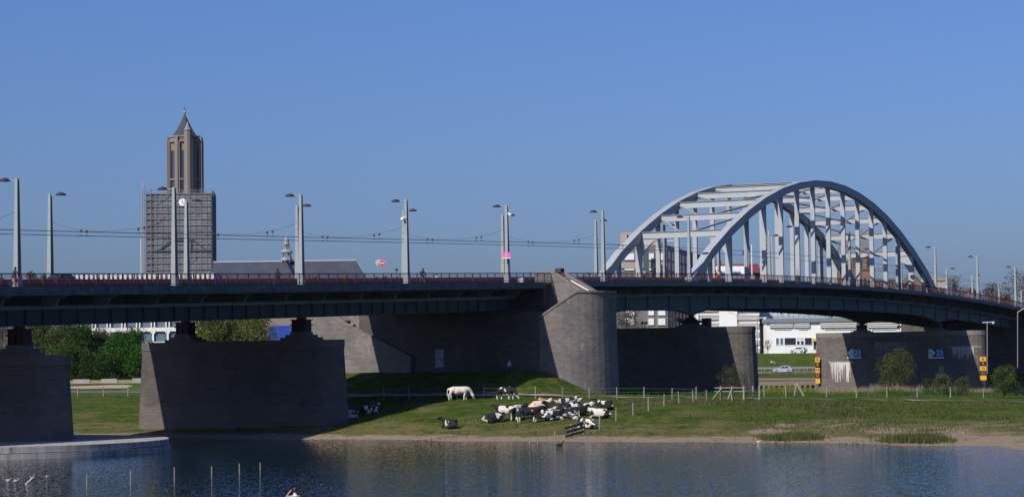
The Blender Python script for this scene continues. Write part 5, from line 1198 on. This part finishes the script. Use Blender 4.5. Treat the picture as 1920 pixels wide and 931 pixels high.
# loudspeaker like twin floodlights on pier tops
for px, py, Y, lb in ((1208, 606, 358, 'pair of small dark floodlights on top of the dark pier'), (1686, 613, 470, 'pair of small dark floodlights on top of the signed pier')):
    p = at(px, py, Y); r = thing('floodlights', lb, 'floodlight', p); mb = MB(); mb.tube([p-Vector((0, 0, .8)), p], .06, 5); mb.build('stand', BLK, r)
    for sx in (-1, 1): mb = MB(); mb.lathe((p.x+sx*.25, p.y, p.z-.1), [(.1, 0), (.2, .12), (.2, .3), (.05, .4)], 8); mb.build('lamp_head', BLK, r)
mb = MB(); q = B(2.2-2.4, 4.6-4.0, 12.05); mb.box(at(1325, 606, 352), (1.15, 1.1, 1.6), TH); mb.build('control_box', paint((.02, .02, .025), .6), label='dark box on top of the dark pier beside the bearing', cat='box')
mb = MB(); p = at(1148, 578.5, 303.5); mb.box(p, (.55, .5, .5), TH); mb.build('wall_box', COPING, label='small beige box at the right edge of the round tower', cat='box')
mb = MB(); p = at(1311, 600, 349); mb.tube([p-Vector((0, 0, 1)), p+Vector((0, 0, 1.9))], .05, 5); mb.build('drain_pipe', DARK, label='thin dark pipe rising from the dark pier beside the bearing', cat='pipe')
# no-entry sign
p = at(716.5, 493, B(-60, W-2).y); gz = dk(-75); r = thing('no_entry_sign', 'round red no-entry sign with white bar above the deck', 'sign', (p.x, p.y, gz))
mb = MB(); mb.tube([(p.x, p.y+.1, gz), (p.x, p.y+.1, p.z-.3)], .05, 6); mb.build('pole', LAMP, r)
def disc(c, R, mat, name, par, dy=0, th=.04):
    mb = MB(); n = 20; a = [mb.vert(c+Vector((R*cos(2*pi*k/n), dy, R*sin(2*pi*k/n)))) for k in range(n)]; b = [mb.vert(c+Vector((R*cos(2*pi*k/n), dy+th, R*sin(2*pi*k/n)))) for k in range(n)]
    mb.face(a); mb.face(b[::-1]); [mb.face((a[(k+1) % n], a[k], b[k], b[(k+1) % n])) for k in range(n)]; return mb.build(name, mat, par)
disc(p, .38, WHITE, 'rim', r); disc(p, .35, paint((.55, .02, .02), .5), 'disc', r, -.02)
mb = MB(); mb.box(p+Vector((0, -.04, 0)), (.5, .02, .12)); mb.build('bar', WHITE, r)
p2 = at(709.5, 492, p.y+1.2); r = thing('round_sign', 'grey back of a round traffic sign left of the no-entry sign', 'sign', (p2.x, p2.y, gz)); disc(p2, .38, paint((.4, .42, .44), .5), 'disc', r)
mb = MB(); mb.tube([(p2.x, p2.y-.08, gz), (p2.x, p2.y-.08, p2.z)], .05, 6); mb.build('pole', LAMP, r)
# pink sign and camera domes
bpk = B(-58.3-.5, 0); p = at(949.5, 478.5, bpk.y-.25); r = thing('pink_sign', 'bright pink rectangular sign with a small white mark, strapped to a lamp post', 'sign', p)
mb = MB(); mb.box(p, (.98, .05, .76)); mb.build('panel', paint((.85, .12, .42), .5), r); mb = MB(); mb.box(p+Vector((0, -.035, -.33)), (.98, .02, .1)); mb.build('strip', WHITE, r)
text('jp', p+Vector((0, -.05, .05)), .42, WHITE, 'mark', r, ext=.01)
for px, py, Y, lb, sx in ((754.5, 411, B(-83.5, 0).y, 'white camera dome on the left side of a near lamp post', 1), (956.5, 403, B(-58.3, 0).y, 'white camera dome on the right of the post with the pink sign', -1)):
    p = at(px, py, Y); r = thing('camera_dome', lb, 'camera', p); mb = MB(); mb.lathe((p.x, p.y, p.z-.18), [(.02, 0), (.17, .08), (.22, .2), (.2, .32), (.08, .4)], 12); mb.build('dome', WHITE, r, smoothf=True)
    mb = MB(); mb.tube([p+Vector((0, 0, .2)), p+Vector((sx*.2, 0, .28)), p+Vector((sx*.42, 0, .15))], .05, 5); mb.build('arm', WHITE, r)
mb = MB(); p = B(-55.5+2-3, -2.6, 0); q = at(977, 0, 292)
for px in (972.5, 979): p = at(px, 528, 294); z0 = dk(-62); mb.lathe((p.x, p.y, z0), [(.33, 0), (.35, .6), (.3, .95), (.05, 1.0)], 9)
mb.build('street_cabinet', paint((.5, .5, .47), .7), label='pale rounded cabinet behind the railing beside the stone tower', cat='cabinet')

# ------------------------------------------------------------------ skinned figures
def skel(nodes, edges, name, mats, root=0, sub=1):
    """nodes (x,y,z,r); edges (i,j,mat) -> one continuous mesh, faces coloured by nearest bone"""
    me = bpy.data.meshes.new(name); me.from_pydata([n[:3] for n in nodes], [e[:2] for e in edges], [])
    bm = bmesh.new(); bm.from_mesh(me); lay = bm.verts.layers.skin.verify(); bm.verts.ensure_lookup_table()
    for i, n in enumerate(nodes):
        r = n[3]; bm.verts[i][lay].radius = (r, r) if not isinstance(r, tuple) else r; bm.verts[i][lay].use_root = (i == root)
    bm.to_mesh(me); bm.free()
    o = bpy.data.objects.new(name, me); C.objects.link(o); m = o.modifiers.new('skin', 'SKIN'); m.use_smooth_shade = True
    m2 = o.modifiers.new('sub', 'SUBSURF'); m2.levels = m2.render_levels = sub
    dg = bpy.context.evaluated_depsgraph_get(); out = bpy.data.meshes.new_from_object(o.evaluated_get(dg)); bpy.data.objects.remove(o); bpy.data.meshes.remove(me)
    out.materials.clear()
    for mt in mats: out.materials.append(mt)
    N = [Vector(n[:3]) for n in nodes]
    for p in out.polygons:
        c = p.center; best = 9e9; bm_ = 0
        for i, j, mi in edges:
            a, b = N[i], N[j]; d = b-a; u = min(1, max(0, (c-a).dot(d)/max(d.length_squared, 1e-9))); rr = nodes[i][3]; rr = rr if not isinstance(rr, tuple) else rr[0]
            ds = (c-(a+d*u)).length-rr*.5
            if ds < best: best = ds; bm_ = mi
        p.material_index = bm_; p.use_smooth = True
    return out
def coat(name, thr, white=(.52, .48, .44), dark=(.012, .012, .014), legz=None, scale=1.6):
    m, n, l, b = newmat(name); tc = n.new('ShaderNodeTexCoord').outputs['Object']; oi = n.new('ShaderNodeObjectInfo')
    ad = n.new('ShaderNodeVectorMath'); ad.operation = 'ADD'; l.new(tc, ad.inputs[0]); cm = n.new('ShaderNodeCombineXYZ')
    for i in range(3): l.new(mth(n, l, 'MULTIPLY', oi.outputs['Random'], 37.+i*11), cm.inputs[i])
    l.new(cm.outputs[0], ad.inputs[1]); t = noise(n, l, scale, 1.5, ad.outputs[0], .45)
    f = mth(n, l, 'MULTIPLY', mth(n, l, 'SUBTRACT', t.outputs[0], thr), 40, True)
    if legz:
        s = n.new('ShaderNodeSeparateXYZ'); l.new(tc, s.inputs[0]); f = mth(n, l, 'MAXIMUM', f, mth(n, l, 'MULTIPLY', mth(n, l, 'SUBTRACT', legz, s.outputs[2]), 30, True))
    l.new(mixc(n, l, f, dark, white), b.inputs['Base Color']); b.inputs['Roughness'].default_value = .8; return m
CB = coat('coat_black', .64, legz=.55); CBW = coat('coat_piebald', .50, legz=.45); CWB = coat('coat_mostly_white', .49); CW = coat('coat_white', .2, (.62, .55, .48)); CCR = coat('coat_cream', .33, (.60, .46, .36), (.08, .04, .03)); CBL = coat('coat_black_lying', .60); CTN = coat('coat_tan', .2, (.5, .32, .2))
def cow_mesh(pose, yaw=0., seed=0):
    hz = 0
    if pose in ('stand', 'graze'):
        N = [(-.25, 0, 1.05, (.36, .40)), (-.85, 0, 1.16, (.28, .30)), (.45, 0, 1.06, (.33, .38)), (.85, 0, 1.18, (.22, .3))]; E = [(0, 1), (0, 2), (2, 3)]
        if pose == 'stand': N += [(1.15, .1*yaw, 1.38, (.16, .2)), (1.38, .3*yaw, 1.44, (.15, .165)), (1.64, .5*yaw, 1.24, (.09, .105))]
        else: N += [(1.15, .05, .85, (.13, .17)), (1.36, .1, .45, (.12, .14)), (1.52, .15, .12, (.075, .085))]
        E += [(3, 4), (4, 5), (5, 6)]
        h = 5; hp = Vector(N[h][:3])
        for s in (-1, 1): N.append((hp.x-.08, hp.y+s*.28, hp.z+.06, (.05, .03))); E.append((h, len(N)-1))
        for s in (-1, 1):
            k = len(N); dx = .14*s; N += [(-.8, s*.2, .92, .17), (-.98+dx, s*.2, .52, .085), (-.9+dx, s*.2, .06, .07)]; E += [(1, k), (k, k+1), (k+1, k+2)]
            k = len(N); N += [(.55, s*.19, .82, .15), (.55+dx, s*.19, .44, .075), (.55+dx, s*.19, .06, .07)]; E += [(2, k), (k, k+1), (k+1, k+2)]
        k = len(N); N += [(-1.16, 0, 1.2, .05), (-1.22, 0, .85, .035), (-1.2, 0, .48, .05)]; E += [(1, k), (k, k+1), (k+1, k+2)]
        k = len(N); N.append((-.45, 0, .66, .13)); E.append((0, k))
    else:
        N = [(-.2, 0, .50, (.44, .42)), (-.85, .05, .48, (.36, .36)), (.5, 0, .52, (.34, .42)), (.85, 0, .74, (.23, .31)), (1.06, .16*yaw, .96, (.17, .21)), (1.2, .36*yaw, 1.06, (.155, .17)), (1.36, .62*yaw, .90, (.095, .11))]
        E = [(0, 1), (0, 2), (2, 3), (3, 4), (4, 5), (5, 6)]; hp = Vector(N[5][:3])
        d = (Vector(N[6][:3])-hp).normalized(); sd = d.cross(Vector((0, 0, 1))).normalized()
        for s in (-1, 1): q = hp+sd*s*.26-d*.05+Vector((0, 0, .08)); N.append((*q, (.05, .03))); E.append((5, len(N)-1))
        for s in (-1, 1):
            k = len(N); N += [(.7, s*.24, .26, .15), (1.0, s*.26, .1, .075), (.72, s*.34, .07, .06)]; E += [(2, k), (k, k+1), (k+1, k+2)]
            k = len(N); N += [(-.6, s*.34, .26, .2), (-.1, s*.52, .12, .085), (-.5, s*.58, .07, .07)]; E += [(1, k), (k, k+1), (k+1, k+2)]
        k = len(N); N += [(-1.22, .1, .4, .05), (-1.3, .25, .1, .04)]; E += [(1, k), (k, k+1)]
    return skel(N, [(a, b, 0) for a, b in E], 'cow', [CB])
MSH = {(p, y): cow_mesh(p, y) for p, y in (('stand', 0), ('stand', 1), ('graze', 0), ('lie', 0), ('lie', 1), ('lie', -1))}
def cow(px, py, deg, pose, yaw, mat, label, sc=1.05):
    me = MSH[(pose, yaw)].copy(); me.materials.clear(); me.materials.append(mat); o = bpy.data.objects.new('cow', me); C.objects.link(o); g = hit(px, py)
    o.location = g; o.rotation_euler = (0, 0, radians(deg)); o.scale = (sc, sc, sc); return setp(o, label, 'cow', 'cows on the river bank')
cow(862, 751, 8, 'graze', 0, CW, 'white cow grazing alone at the top of the slope', 1.12)
cow(950, 750, -35, 'graze', 0, CB, 'black cow with white legs grazing in the shade by the fence')
cow(948, 789, 145, 'stand', 0, CBW, 'piebald cow standing with head turned left at the herd edge', 1.1)
cow(992, 792, 12, 'stand', 0, CB, 'black cow with white hind legs standing in front of the herd', 1.1)
cow(975, 786, 50, 'stand', 1, CWB, 'white-faced cow standing behind the black standing cow')
LC = [(651, 785, 160, -1, CBW, 'black and white cow lying in the shade beside the left pier'), (692, 776, 35, 0, CWB, 'white cow with black rump lying at the edge of the shadow'),
 (844, 803, 128, 1, CBL, 'black cow with white belly lying alone near the water'), (926, 792, 12, 1, CBL, 'black cow with white back feet lying left of the standing pair'),
 (1013, 768, 10, 0, CCR, 'cream cow with brown head lying at the back of the herd'), (1034, 766, 190, 0, CTN, 'tan cow half hidden behind the cream one'),
 (1062, 763, 20, -1, CWB, 'white-and-black cow topmost in the herd'), (1066, 770, -30, 0, CWB, 'large white cow lying in the middle of the herd'),
 (1043, 772, 170, 1, CBL, 'black cow with a white back stripe in the herd centre'), (1046, 779, 5, 0, CBL, 'black cow lying behind the speckled front cow'),
 (1021, 784, -10, -1, CBL, 'black cow lying right beside the standing black one'), (1037, 787, 15, 1, CWB, 'white speckled cow lying in front of the herd'),
 (1062, 783, 185, -1, CBW, 'piebald cow lying just right of the speckled front cow'), (1082, 779, 15, 0, CBL, 'black cow lying at the right of the herd'),
 (1093, 773, -25, 0, CWB, 'white cow with dark spots lying at the right end of the herd'), (1134, 768, 140, 1, CBL, 'black cow with a white patch lying apart at the upper right'),
 (1125, 783, 160, -1, CWB, 'white cow with black head lying right of the herd'), (1101, 803, 130, 1, CWB, 'white cow with black head lying behind the plank fence'),
 (1078, 768, 60, 0, CBW, 'small black and white cow squeezed in the upper right of the herd')]
for px, py, dg, yw, mt, lb in LC: cow(px, py, dg, 'lie', yw, mt, lb, 1.02)

SKIN = paint((.42, .24, .17), .6, 0, .08, 3); HAIR = paint((.035, .02, .014), .7, 0, .2, 6)
def cloth(c): return paint(c, .85, 0, .12, 5)
def figure(pose, top, bottom, label, loc, rz, sc=1., shoes=(.03, .03, .03), sleeves=True, group=None, name='person', hair=HAIR):
    r = thing(name, label, 'person', loc, rz, group)
    arm = 1 if sleeves else 0
    if pose in ('stand', 'walk', 'salute'):
        st = .22 if pose == 'walk' else .0
        N = [(0, 0, .95, (.14, .1)), (0, 0, 1.18, (.13, .095)), (0, 0, 1.40, (.155, .095)), (0, 0, 1.50, .052), (.015, 0, 1.63, (.075, .085)), (.01, 0, 1.73, (.07, .08))]
        E = [(0, 1, 1), (1, 2, 1), (2, 3, 1), (3, 4, 0), (4, 5, 0)]
        for s in (-1, 1):
            k = len(N); f = st*s; N += [(0, s*.09, .86, .09), (f*.5+.02, s*.1, .48, .062), (f, s*.1, .09, .045), (f+.14, s*.11, .04, .04)]; E += [(0, k, 2), (k, k+1, 2), (k+1, k+2, 2), (k+2, k+3, 3)]
            k = len(N)
            if pose == 'salute' and s == 1: N += [(0, s*.19, 1.40, .055), (.05, s*.42, 1.36, .042), (.06, s*.22, 1.62, .033), (.07, s*.13, 1.70, .035)]
            else: N += [(0, s*.19, 1.40, .055), (-f*.3, s*.24, 1.13, .042), (-f*.6+.06, s*.23, .88, .033), (-f*.6+.1, s*.22, .79, .035)]
            E += [(2, k, arm), (k, k+1, arm), (k+1, k+2, arm), (k+2, k+3, 0)]
        hc = (.0, 0, 1.69)
    elif pose == 'sit':
        N = [(0, 0, .14, (.15, .12)), (0, 0, .38, (.13, .1)), (.04, 0, .62, (.155, .095)), (.05, 0, .73, .055), (.08, 0, .83, (.075, .085)), (.08, 0, .93, (.07, .08))]; E = [(0, 1, 1), (1, 2, 1), (2, 3, 1), (3, 4, 0), (4, 5, 0)]
        for s in (-1, 1):
            k = len(N); N += [(.1, s*.1, .14, .09), (.42, s*.13, .42, .065), (.62, s*.13, .06, .045), (.74, s*.14, .04, .04)]; E += [(0, k, 2), (k, k+1, 2), (k+1, k+2, 2), (k+2, k+3, 3)]
            k = len(N); N += [(.04, s*.19, .60, .055), (.12, s*.24, .38, .042), (.36, s*.16, .42, .033), (.42, s*.12, .44, .035)]; E += [(2, k, arm), (k, k+1, arm), (k+1, k+2, arm), (k+2, k+3, 0)]
        hc = (.07, 0, .89)
    else:  # cycling
        N = [(-.1, 0, .95, (.14, .11)), (.02, 0, 1.18, (.13, .1)), (.14, 0, 1.40, (.155, .1)), (.19, 0, 1.50, .055), (.25, 0, 1.60, (.075, .085)), (.25, 0, 1.69, (.07, .08))]; E = [(0, 1, 1), (1, 2, 1), (2, 3, 1), (3, 4, 0), (4, 5, 0)]
        for s in (-1, 1):
            k = len(N); u = .16*s; N += [(-.05, s*.09, .92, .095), (.32, s*.1, .72+u*.8, .065), (.12+u*.4, s*.1, .36+u, .045), (.26+u*.4, s*.1, .30+u, .04)]; E += [(0, k, 2), (k, k+1, 2), (k+1, k+2, 2 if True else 0), (k+2, k+3, 3)]
            k = len(N); N += [(.15, s*.18, 1.38, .055), (.32, s*.24, 1.14, .042), (.52, s*.2, 1.04, .033), (.6, s*.2, 1.03, .035)]; E += [(2, k, arm), (k, k+1, arm), (k+1, k+2, arm), (k+2, k+3, 0)]
        hc = (.23, 0, 1.65)
    me = skel(N, E, 'body', [SKIN, cloth(top), cloth(bottom), cloth(shoes)]); b = bpy.data.objects.new('body', me); C.objects.link(b); b.parent = r
    mb = MB(); mb.lathe(hc, [(.095, -.07), (.108, -.02), (.108, .05), (.08, .11), (.03, .14)], 10); h = mb.build('hair', hair, r, local=True, smoothf=True); 
    for v in h.data.vertices: v.co.x -= .028
    r.scale = (sc, sc, sc); return r
def bicycle(label, loc, rz, col=(.03, .03, .035), group='bicycles on the bridge'):
    r = thing('bicycle', label, 'bicycle', loc, rz, group); tm = cloth((.02, .02, .02)); fm = paint(col, .4)
    for x in (-.52, .52):
        mb = MB(); n = 22; R = .34; mb.tube([(x+R*cos(2*pi*k/n), 0, .35+R*sin(2*pi*k/n)) for k in range(n+1)], .022, 5); wl = mb.build('wheel', tm, r, local=True)
        mb = MB(); [mb.tube([(x, 0, .35), (x+R*cos(k*.785), 0, .35+R*sin(k*.785))], .006, 3) for k in range(8)]; mb.build('spokes', paint((.4, .4, .4), .4), wl, local=True)
    mb = MB(); a, b_, c, d, e = (-.52, 0, .35), (-.08, 0, .3), (-.18, 0, .82), (.38, 0, .84), (.52, 0, .35)
    for p, q in ((a, b_), (a, c), (b_, c), (b_, d), (c, d), (d, e)): mb.tube([p, q], .02, 5)
    mb.build('frame', fm, r, local=True); mb = MB(); mb.box((-.2, 0, .93), (.26, .14, .06)); mb.tube([(-.18, 0, .8), (-.2, 0, .92)], .015, 4); mb.build('saddle', tm, r, local=True)
    mb = MB(); mb.tube([(.38, 0, .84), (.36, 0, 1.0), (.42, 0, 1.03)], .015, 4); mb.tube([(.42, -.28, 1.02), (.44, 0, 1.04), (.42, .28, 1.02)], .016, 4); mb.build('handlebar', tm, r, local=True); return r
def on_deck(px, w_):
    s = -150.
    for _ in range(40):
        p = B(s, w_, dk(s)); d = p-Vector((0, 0, CAMZ)); zc = d.dot(fw); x = 960+F_PX*d.dot(RT)/zc; s += (px-x)*zc/F_PX/ (cT+.1) *.6
    return B(s, w_, dk(s))
def cyclist(px, w_, dirn, top, bottom, lp, lb, **kw):
    p = on_deck(px, w_); rz = TH if dirn > 0 else TH+pi; f = figure('cycle', top, bottom, lp, p, rz, 1.0, group='cyclists on the bridge', **kw); bicycle(lb, p, rz); return f
cyclist(26, -2.4, 1, (.015, .035, .06), (.42, .02, .05), 'cyclist in navy shirt and red shorts at the left end of the bridge', 'bicycle ridden by the rider in red shorts')
cyclist(519, -2.6, 1, (.02, .022, .025), (.02, .02, .03), 'cyclist in black with hood up, right of the little roof spire', 'bicycle of the black-clad rider below the roof spire')
f = cyclist(792, -2.4, 1, (.02, .025, .03), (.18, .14, .12), 'cyclist with a green backpack between the no-entry sign and pink sign', 'bicycle of the rider with the backpack')
mb = MB(); mb.box((-.19, 0, 1.22), (.2, .3, .46)); mb.build('backpack', cloth((.04, .05, .03)), f, local=True)
cyclist(1208, -2.4, 1, (.22, .28, .42), (.03, .03, .04), 'cyclist in pale blue shirt before the grey office', 'bicycle of the rider in the pale blue shirt')
cyclist(1224, -2.4, 1, (.03, .02, .025), (.03, .02, .03), 'cyclist in dark jacket right behind the pale blue one', 'bicycle of the rider in the dark jacket')
cyclist(1614, -2.4, -1, (.02, .02, .03), (.02, .02, .03), 'dark cyclist before the brown church, left of a pair', 'bicycle left of the pair before the brown church')
cyclist(1623, -2.6, -1, (.18, .26, .42), (.2, .03, .03), 'cyclist in light blue before the brown church', 'bicycle right of the pair before the brown church')
for px, lb in ((1095, 'parked bicycle against the railing just right of the stone tower'), (1114, 'second parked bicycle right of the stone tower'), (1144, 'bicycle at the foot of the rear arch')): bicycle(lb, on_deck(px, -3.6), TH, (.05, .015, .02))
figure('walk', (.75, .30, .03), (.05, .015, .02), 'woman in an orange top walking on the bridge before the arch', on_deck(1348, -3), TH+pi, shoes=(.6, .6, .6))
figure('walk', (.75, .12, .03), (.65, .1, .03), 'worker in bright orange clothing right of the arch', on_deck(1817, -2.5), TH)
figure('walk', (.35, .01, .04), (.06, .02, .03), 'person in a dark red coat left of the orange worker', on_deck(1806, -1.5), TH)
q = on_deck(819, W+3.2); figure('stand', (.5, .45, .42), (.05, .05, .06), 'person in a light top on the far walkway right of the backpack rider', q-Vector((0, 0, .1)), TH)
q = on_deck(407, W+3.0); figure('stand', (.03, .05, .35), (.5, .5, .1), 'person in blue by the right corner of the scaffolding', q, TH+pi)
q = on_deck(428, W+3.0); figure('stand', (.12, .06, .05), (.1, .05, .04), 'person in brown right of the one in blue', q, TH+pi)
p = at(955, 702, 283); g = hit(955, 701); figure('stand', (.35, .45, .6), (.02, .025, .04), 'person in a pale blue shirt standing in the shade beneath the deck', g, -.9)
pp = B(sf+1.6, *w_at(683, 617, sf+1.6)); figure('stand', (.02, .02, .025), (.04, .06, .1), 'person in black on the sunlit stair beneath the bridge', pp-Vector((0, 0, .3)), pi, .98)
g = hit(1447, 683); figure('sit', (.55, .5, .45), (.03, .03, .03), 'person in white sitting on the green quay slope', g, -pi/2, 1.1)
g = hit(1453.5, 683); figure('sit', (.25, .06, .05), (.3, .3, .35), 'person in red sitting right of the one in white on the slope', g, -pi/2-.4, 1.1)
Yf = 104; p = at(553, 914, Yf); g = ground(p.x, Yf); figure('salute', (.62, .62, .64), (.05, .07, .12), 'woman in a white sleeveless top shading her eyes at the bottom edge', (p.x, Yf, p.z-1.78*.97), pi/2+.1, .97, sleeves=False, hair=paint((.045, .02, .012), .6, 0, .2, 6))

# ------------------------------------------------------------------ cars
def car(label, x, y, z, rz, col, sc=1.):
    r = thing('car', label, 'car', (x, y, z), rz); P = [(-1.95, .35), (-1.98, .75), (-1.85, .98), (-1.35, 1.42), (-.9, 1.5), (.1, 1.47), (.75, 1.02), (1.6, .86), (1.95, .68), (2.0, .35), (1.6, .22), (-1.6, .22)]
    CM_ = paint(col, .25, .3, .04, 1, .6); n = len(P); mb = MB(); hw_ = .84
    def wd(z_): return hw_ if z_ < 1.0 else hw_-.22*(z_-1.0)/.5
    a = [mb.vert((px, -wd(pz), pz)) for px, pz in P]; b = [mb.vert((px, wd(pz), pz)) for px, pz in P]; mb.face(a); mb.face(b[::-1])
    for i in range(n): j = (i+1) % n; mb.face((a[j], a[i], b[i], b[j]))
    mb.build('body', CM_, r, local=True)
    for s in (-1, 1):
        for Q in ([(-1.45, 1.0), (-1.15, 1.36), (-.4, 1.4), (-.4, 1.0)], [(-.32, 1.0), (-.32, 1.4), (.05, 1.38), (.58, 1.0)]):
            mb = MB(); k = [mb.vert((q[0], s*(wd(q[1])+.012), q[1])) for q in Q]; mb.face(k if s > 0 else k[::-1]); mb.build('side_window', GLASS, r, local=True)
        for x_ in (-1.25, 1.25):
            mb = MB(); n2 = 18; A = [mb.vert((x_+.33*cos(2*pi*k/n2), s*.9, .33+.33*sin(2*pi*k/n2))) for k in range(n2)]; D = [mb.vert((x_+.33*cos(2*pi*k/n2), s*.66, .33+.33*sin(2*pi*k/n2))) for k in range(n2)]; mb.face(A); mb.face(D[::-1]); [mb.face((A[k], A[(k+1) % n2], D[(k+1) % n2], D[k])) for k in range(n2)]; wl = mb.build('wheel', BLK, r, local=True)
            mb = MB(); A = [mb.vert((x_+.22*cos(2*pi*k/n2), s*.915, .33+.22*sin(2*pi*k/n2))) for k in range(n2)]; mb.face(A); mb.build('rim', paint((.5, .5, .52), .3, .6), wl, local=True)
        mb = MB(); mb.box((1.88, s*.62, .7), (.2, .3, .13)); mb.build('headlight', WHP, r, local=True); mb = MB(); mb.box((-1.93, s*.66, .85), (.12, .2, .22)); mb.build('tail_light', paint((.3, .01, .01), .4), r, local=True)
    for Q, nme in (([(.12, 1.45), (.72, 1.04)], 'windscreen'), ([(-1.38, 1.38), (-1.8, 1.03)], 'rear_window')):
        (x0, z0), (x1, z1) = Q; o = .02 if x0 > 0 else -.02; mb = MB(); mb.quad((x0+o, -wd(z0)+.08, z0+.015), (x1+o, -wd(z1)+.06, z1+.015), (x1+o, wd(z1)-.06, z1+.015), (x0+o, wd(z0)-.08, z0+.015)); mb.build(nme, GLASS, r, local=True)
    r.scale = (sc, sc, sc); return r
x = X_of(1465, 509); car('silver hatchback driving left on the quay road', x, 509, ground(x, 509)+.06, pi, (.5, .58, .66))
x = X_of(1496, 562); car('white car parked before the low white building', x, 562, ground(x, 562)+.02, pi-.6, (.6, .6, .58))
q = on_deck(122, W-3); car('dark car on the bridge roadway behind the left railing', q.x, q.y, q.z+.1, TH, (.02, .02, .03))
# birds, driftwood
def wat(px, py): d = ray(px, py); d = d/d.y; Y = -CAMZ/d.z; return Vector((d.x*Y, Y, 0))
p = wat(56, 906); mb = MB(); mb.tube([p+Vector((-.35, 0, -.1)), p+Vector((0, .05, .22)), p+Vector((.22, 0, .42)), p+Vector((.3, 0, .62))], .05, 6, .03); mb.tube([p+Vector((.1, .05, .3)), p+Vector((.0, .1, .5))], .025, 5, .01); mb.build('driftwood', paint((.5, .48, .45), .9), label='pale bent branch sticking out of the dark water', cat='branch')
def bird(px, py, label, col, sc=1.):
    p = wat(px, py); r = thing('water_bird', label, 'bird', p, random.uniform(-.5, .5)); mb = MB(); mb.lathe((0, 0, 0), [(.02, -.02), (.14, .02), (.17, .08), (.12, .15), (.03, .18)], 10, 1.6*sc, .8*sc); mb.tube([(.18*sc, 0, .1), (.26*sc, 0, .26*sc)], .045*sc, 6); mb.lathe((.28*sc, 0, .24*sc), [(.02, 0), (.06, .03), (.06, .08), (.02, .12)], 8, sc, sc); mb.build('body', paint(col, .8), r, local=True, smoothf=True)
    mb = MB(); mb.tube([(.32*sc, 0, .3*sc), (.42*sc, 0, .28*sc)], .02, 4, .008); mb.build('beak', paint((.5, .3, .05), .6), r, local=True)
bird(15, 902, 'small pale bird on the water at the far left', (.3, .3, .28), .6); bird(30, 903, 'pale bird on the water left of the bent branch', (.3, .3, .28), .7); bird(88, 895, 'grey bird swimming right of the bent branch', (.2, .2, .2), .4)
bird(1049, 834, 'black coot swimming beside the shore stakes', (.015, .015, .015), 1.2); bird(1422, 829, 'small white gull at the shore', (.5, .5, .5), .6)

# ------------------------------------------------------------------ light haze over the whole place
mb = MB(); mb.box((0, 2200, 57), (3600, 4700, 126)); hm_ = bpy.data.materials.new('haze'); hm_.use_nodes = True; hn = hm_.node_tree; hn.nodes.clear()
pv = hn.nodes.new('ShaderNodeVolumePrincipled'); pv.inputs['Color'].default_value = (.62, .74, .95, 1); pv.inputs['Density'].default_value = .000015; pv.inputs['Anisotropy'].default_value = 0
ho = hn.nodes.new('ShaderNodeOutputMaterial'); hn.links.new(pv.outputs[0], ho.inputs['Volume']); mb.build('haze', hm_, kind='stuff', label='thin bluish air over the whole scene')
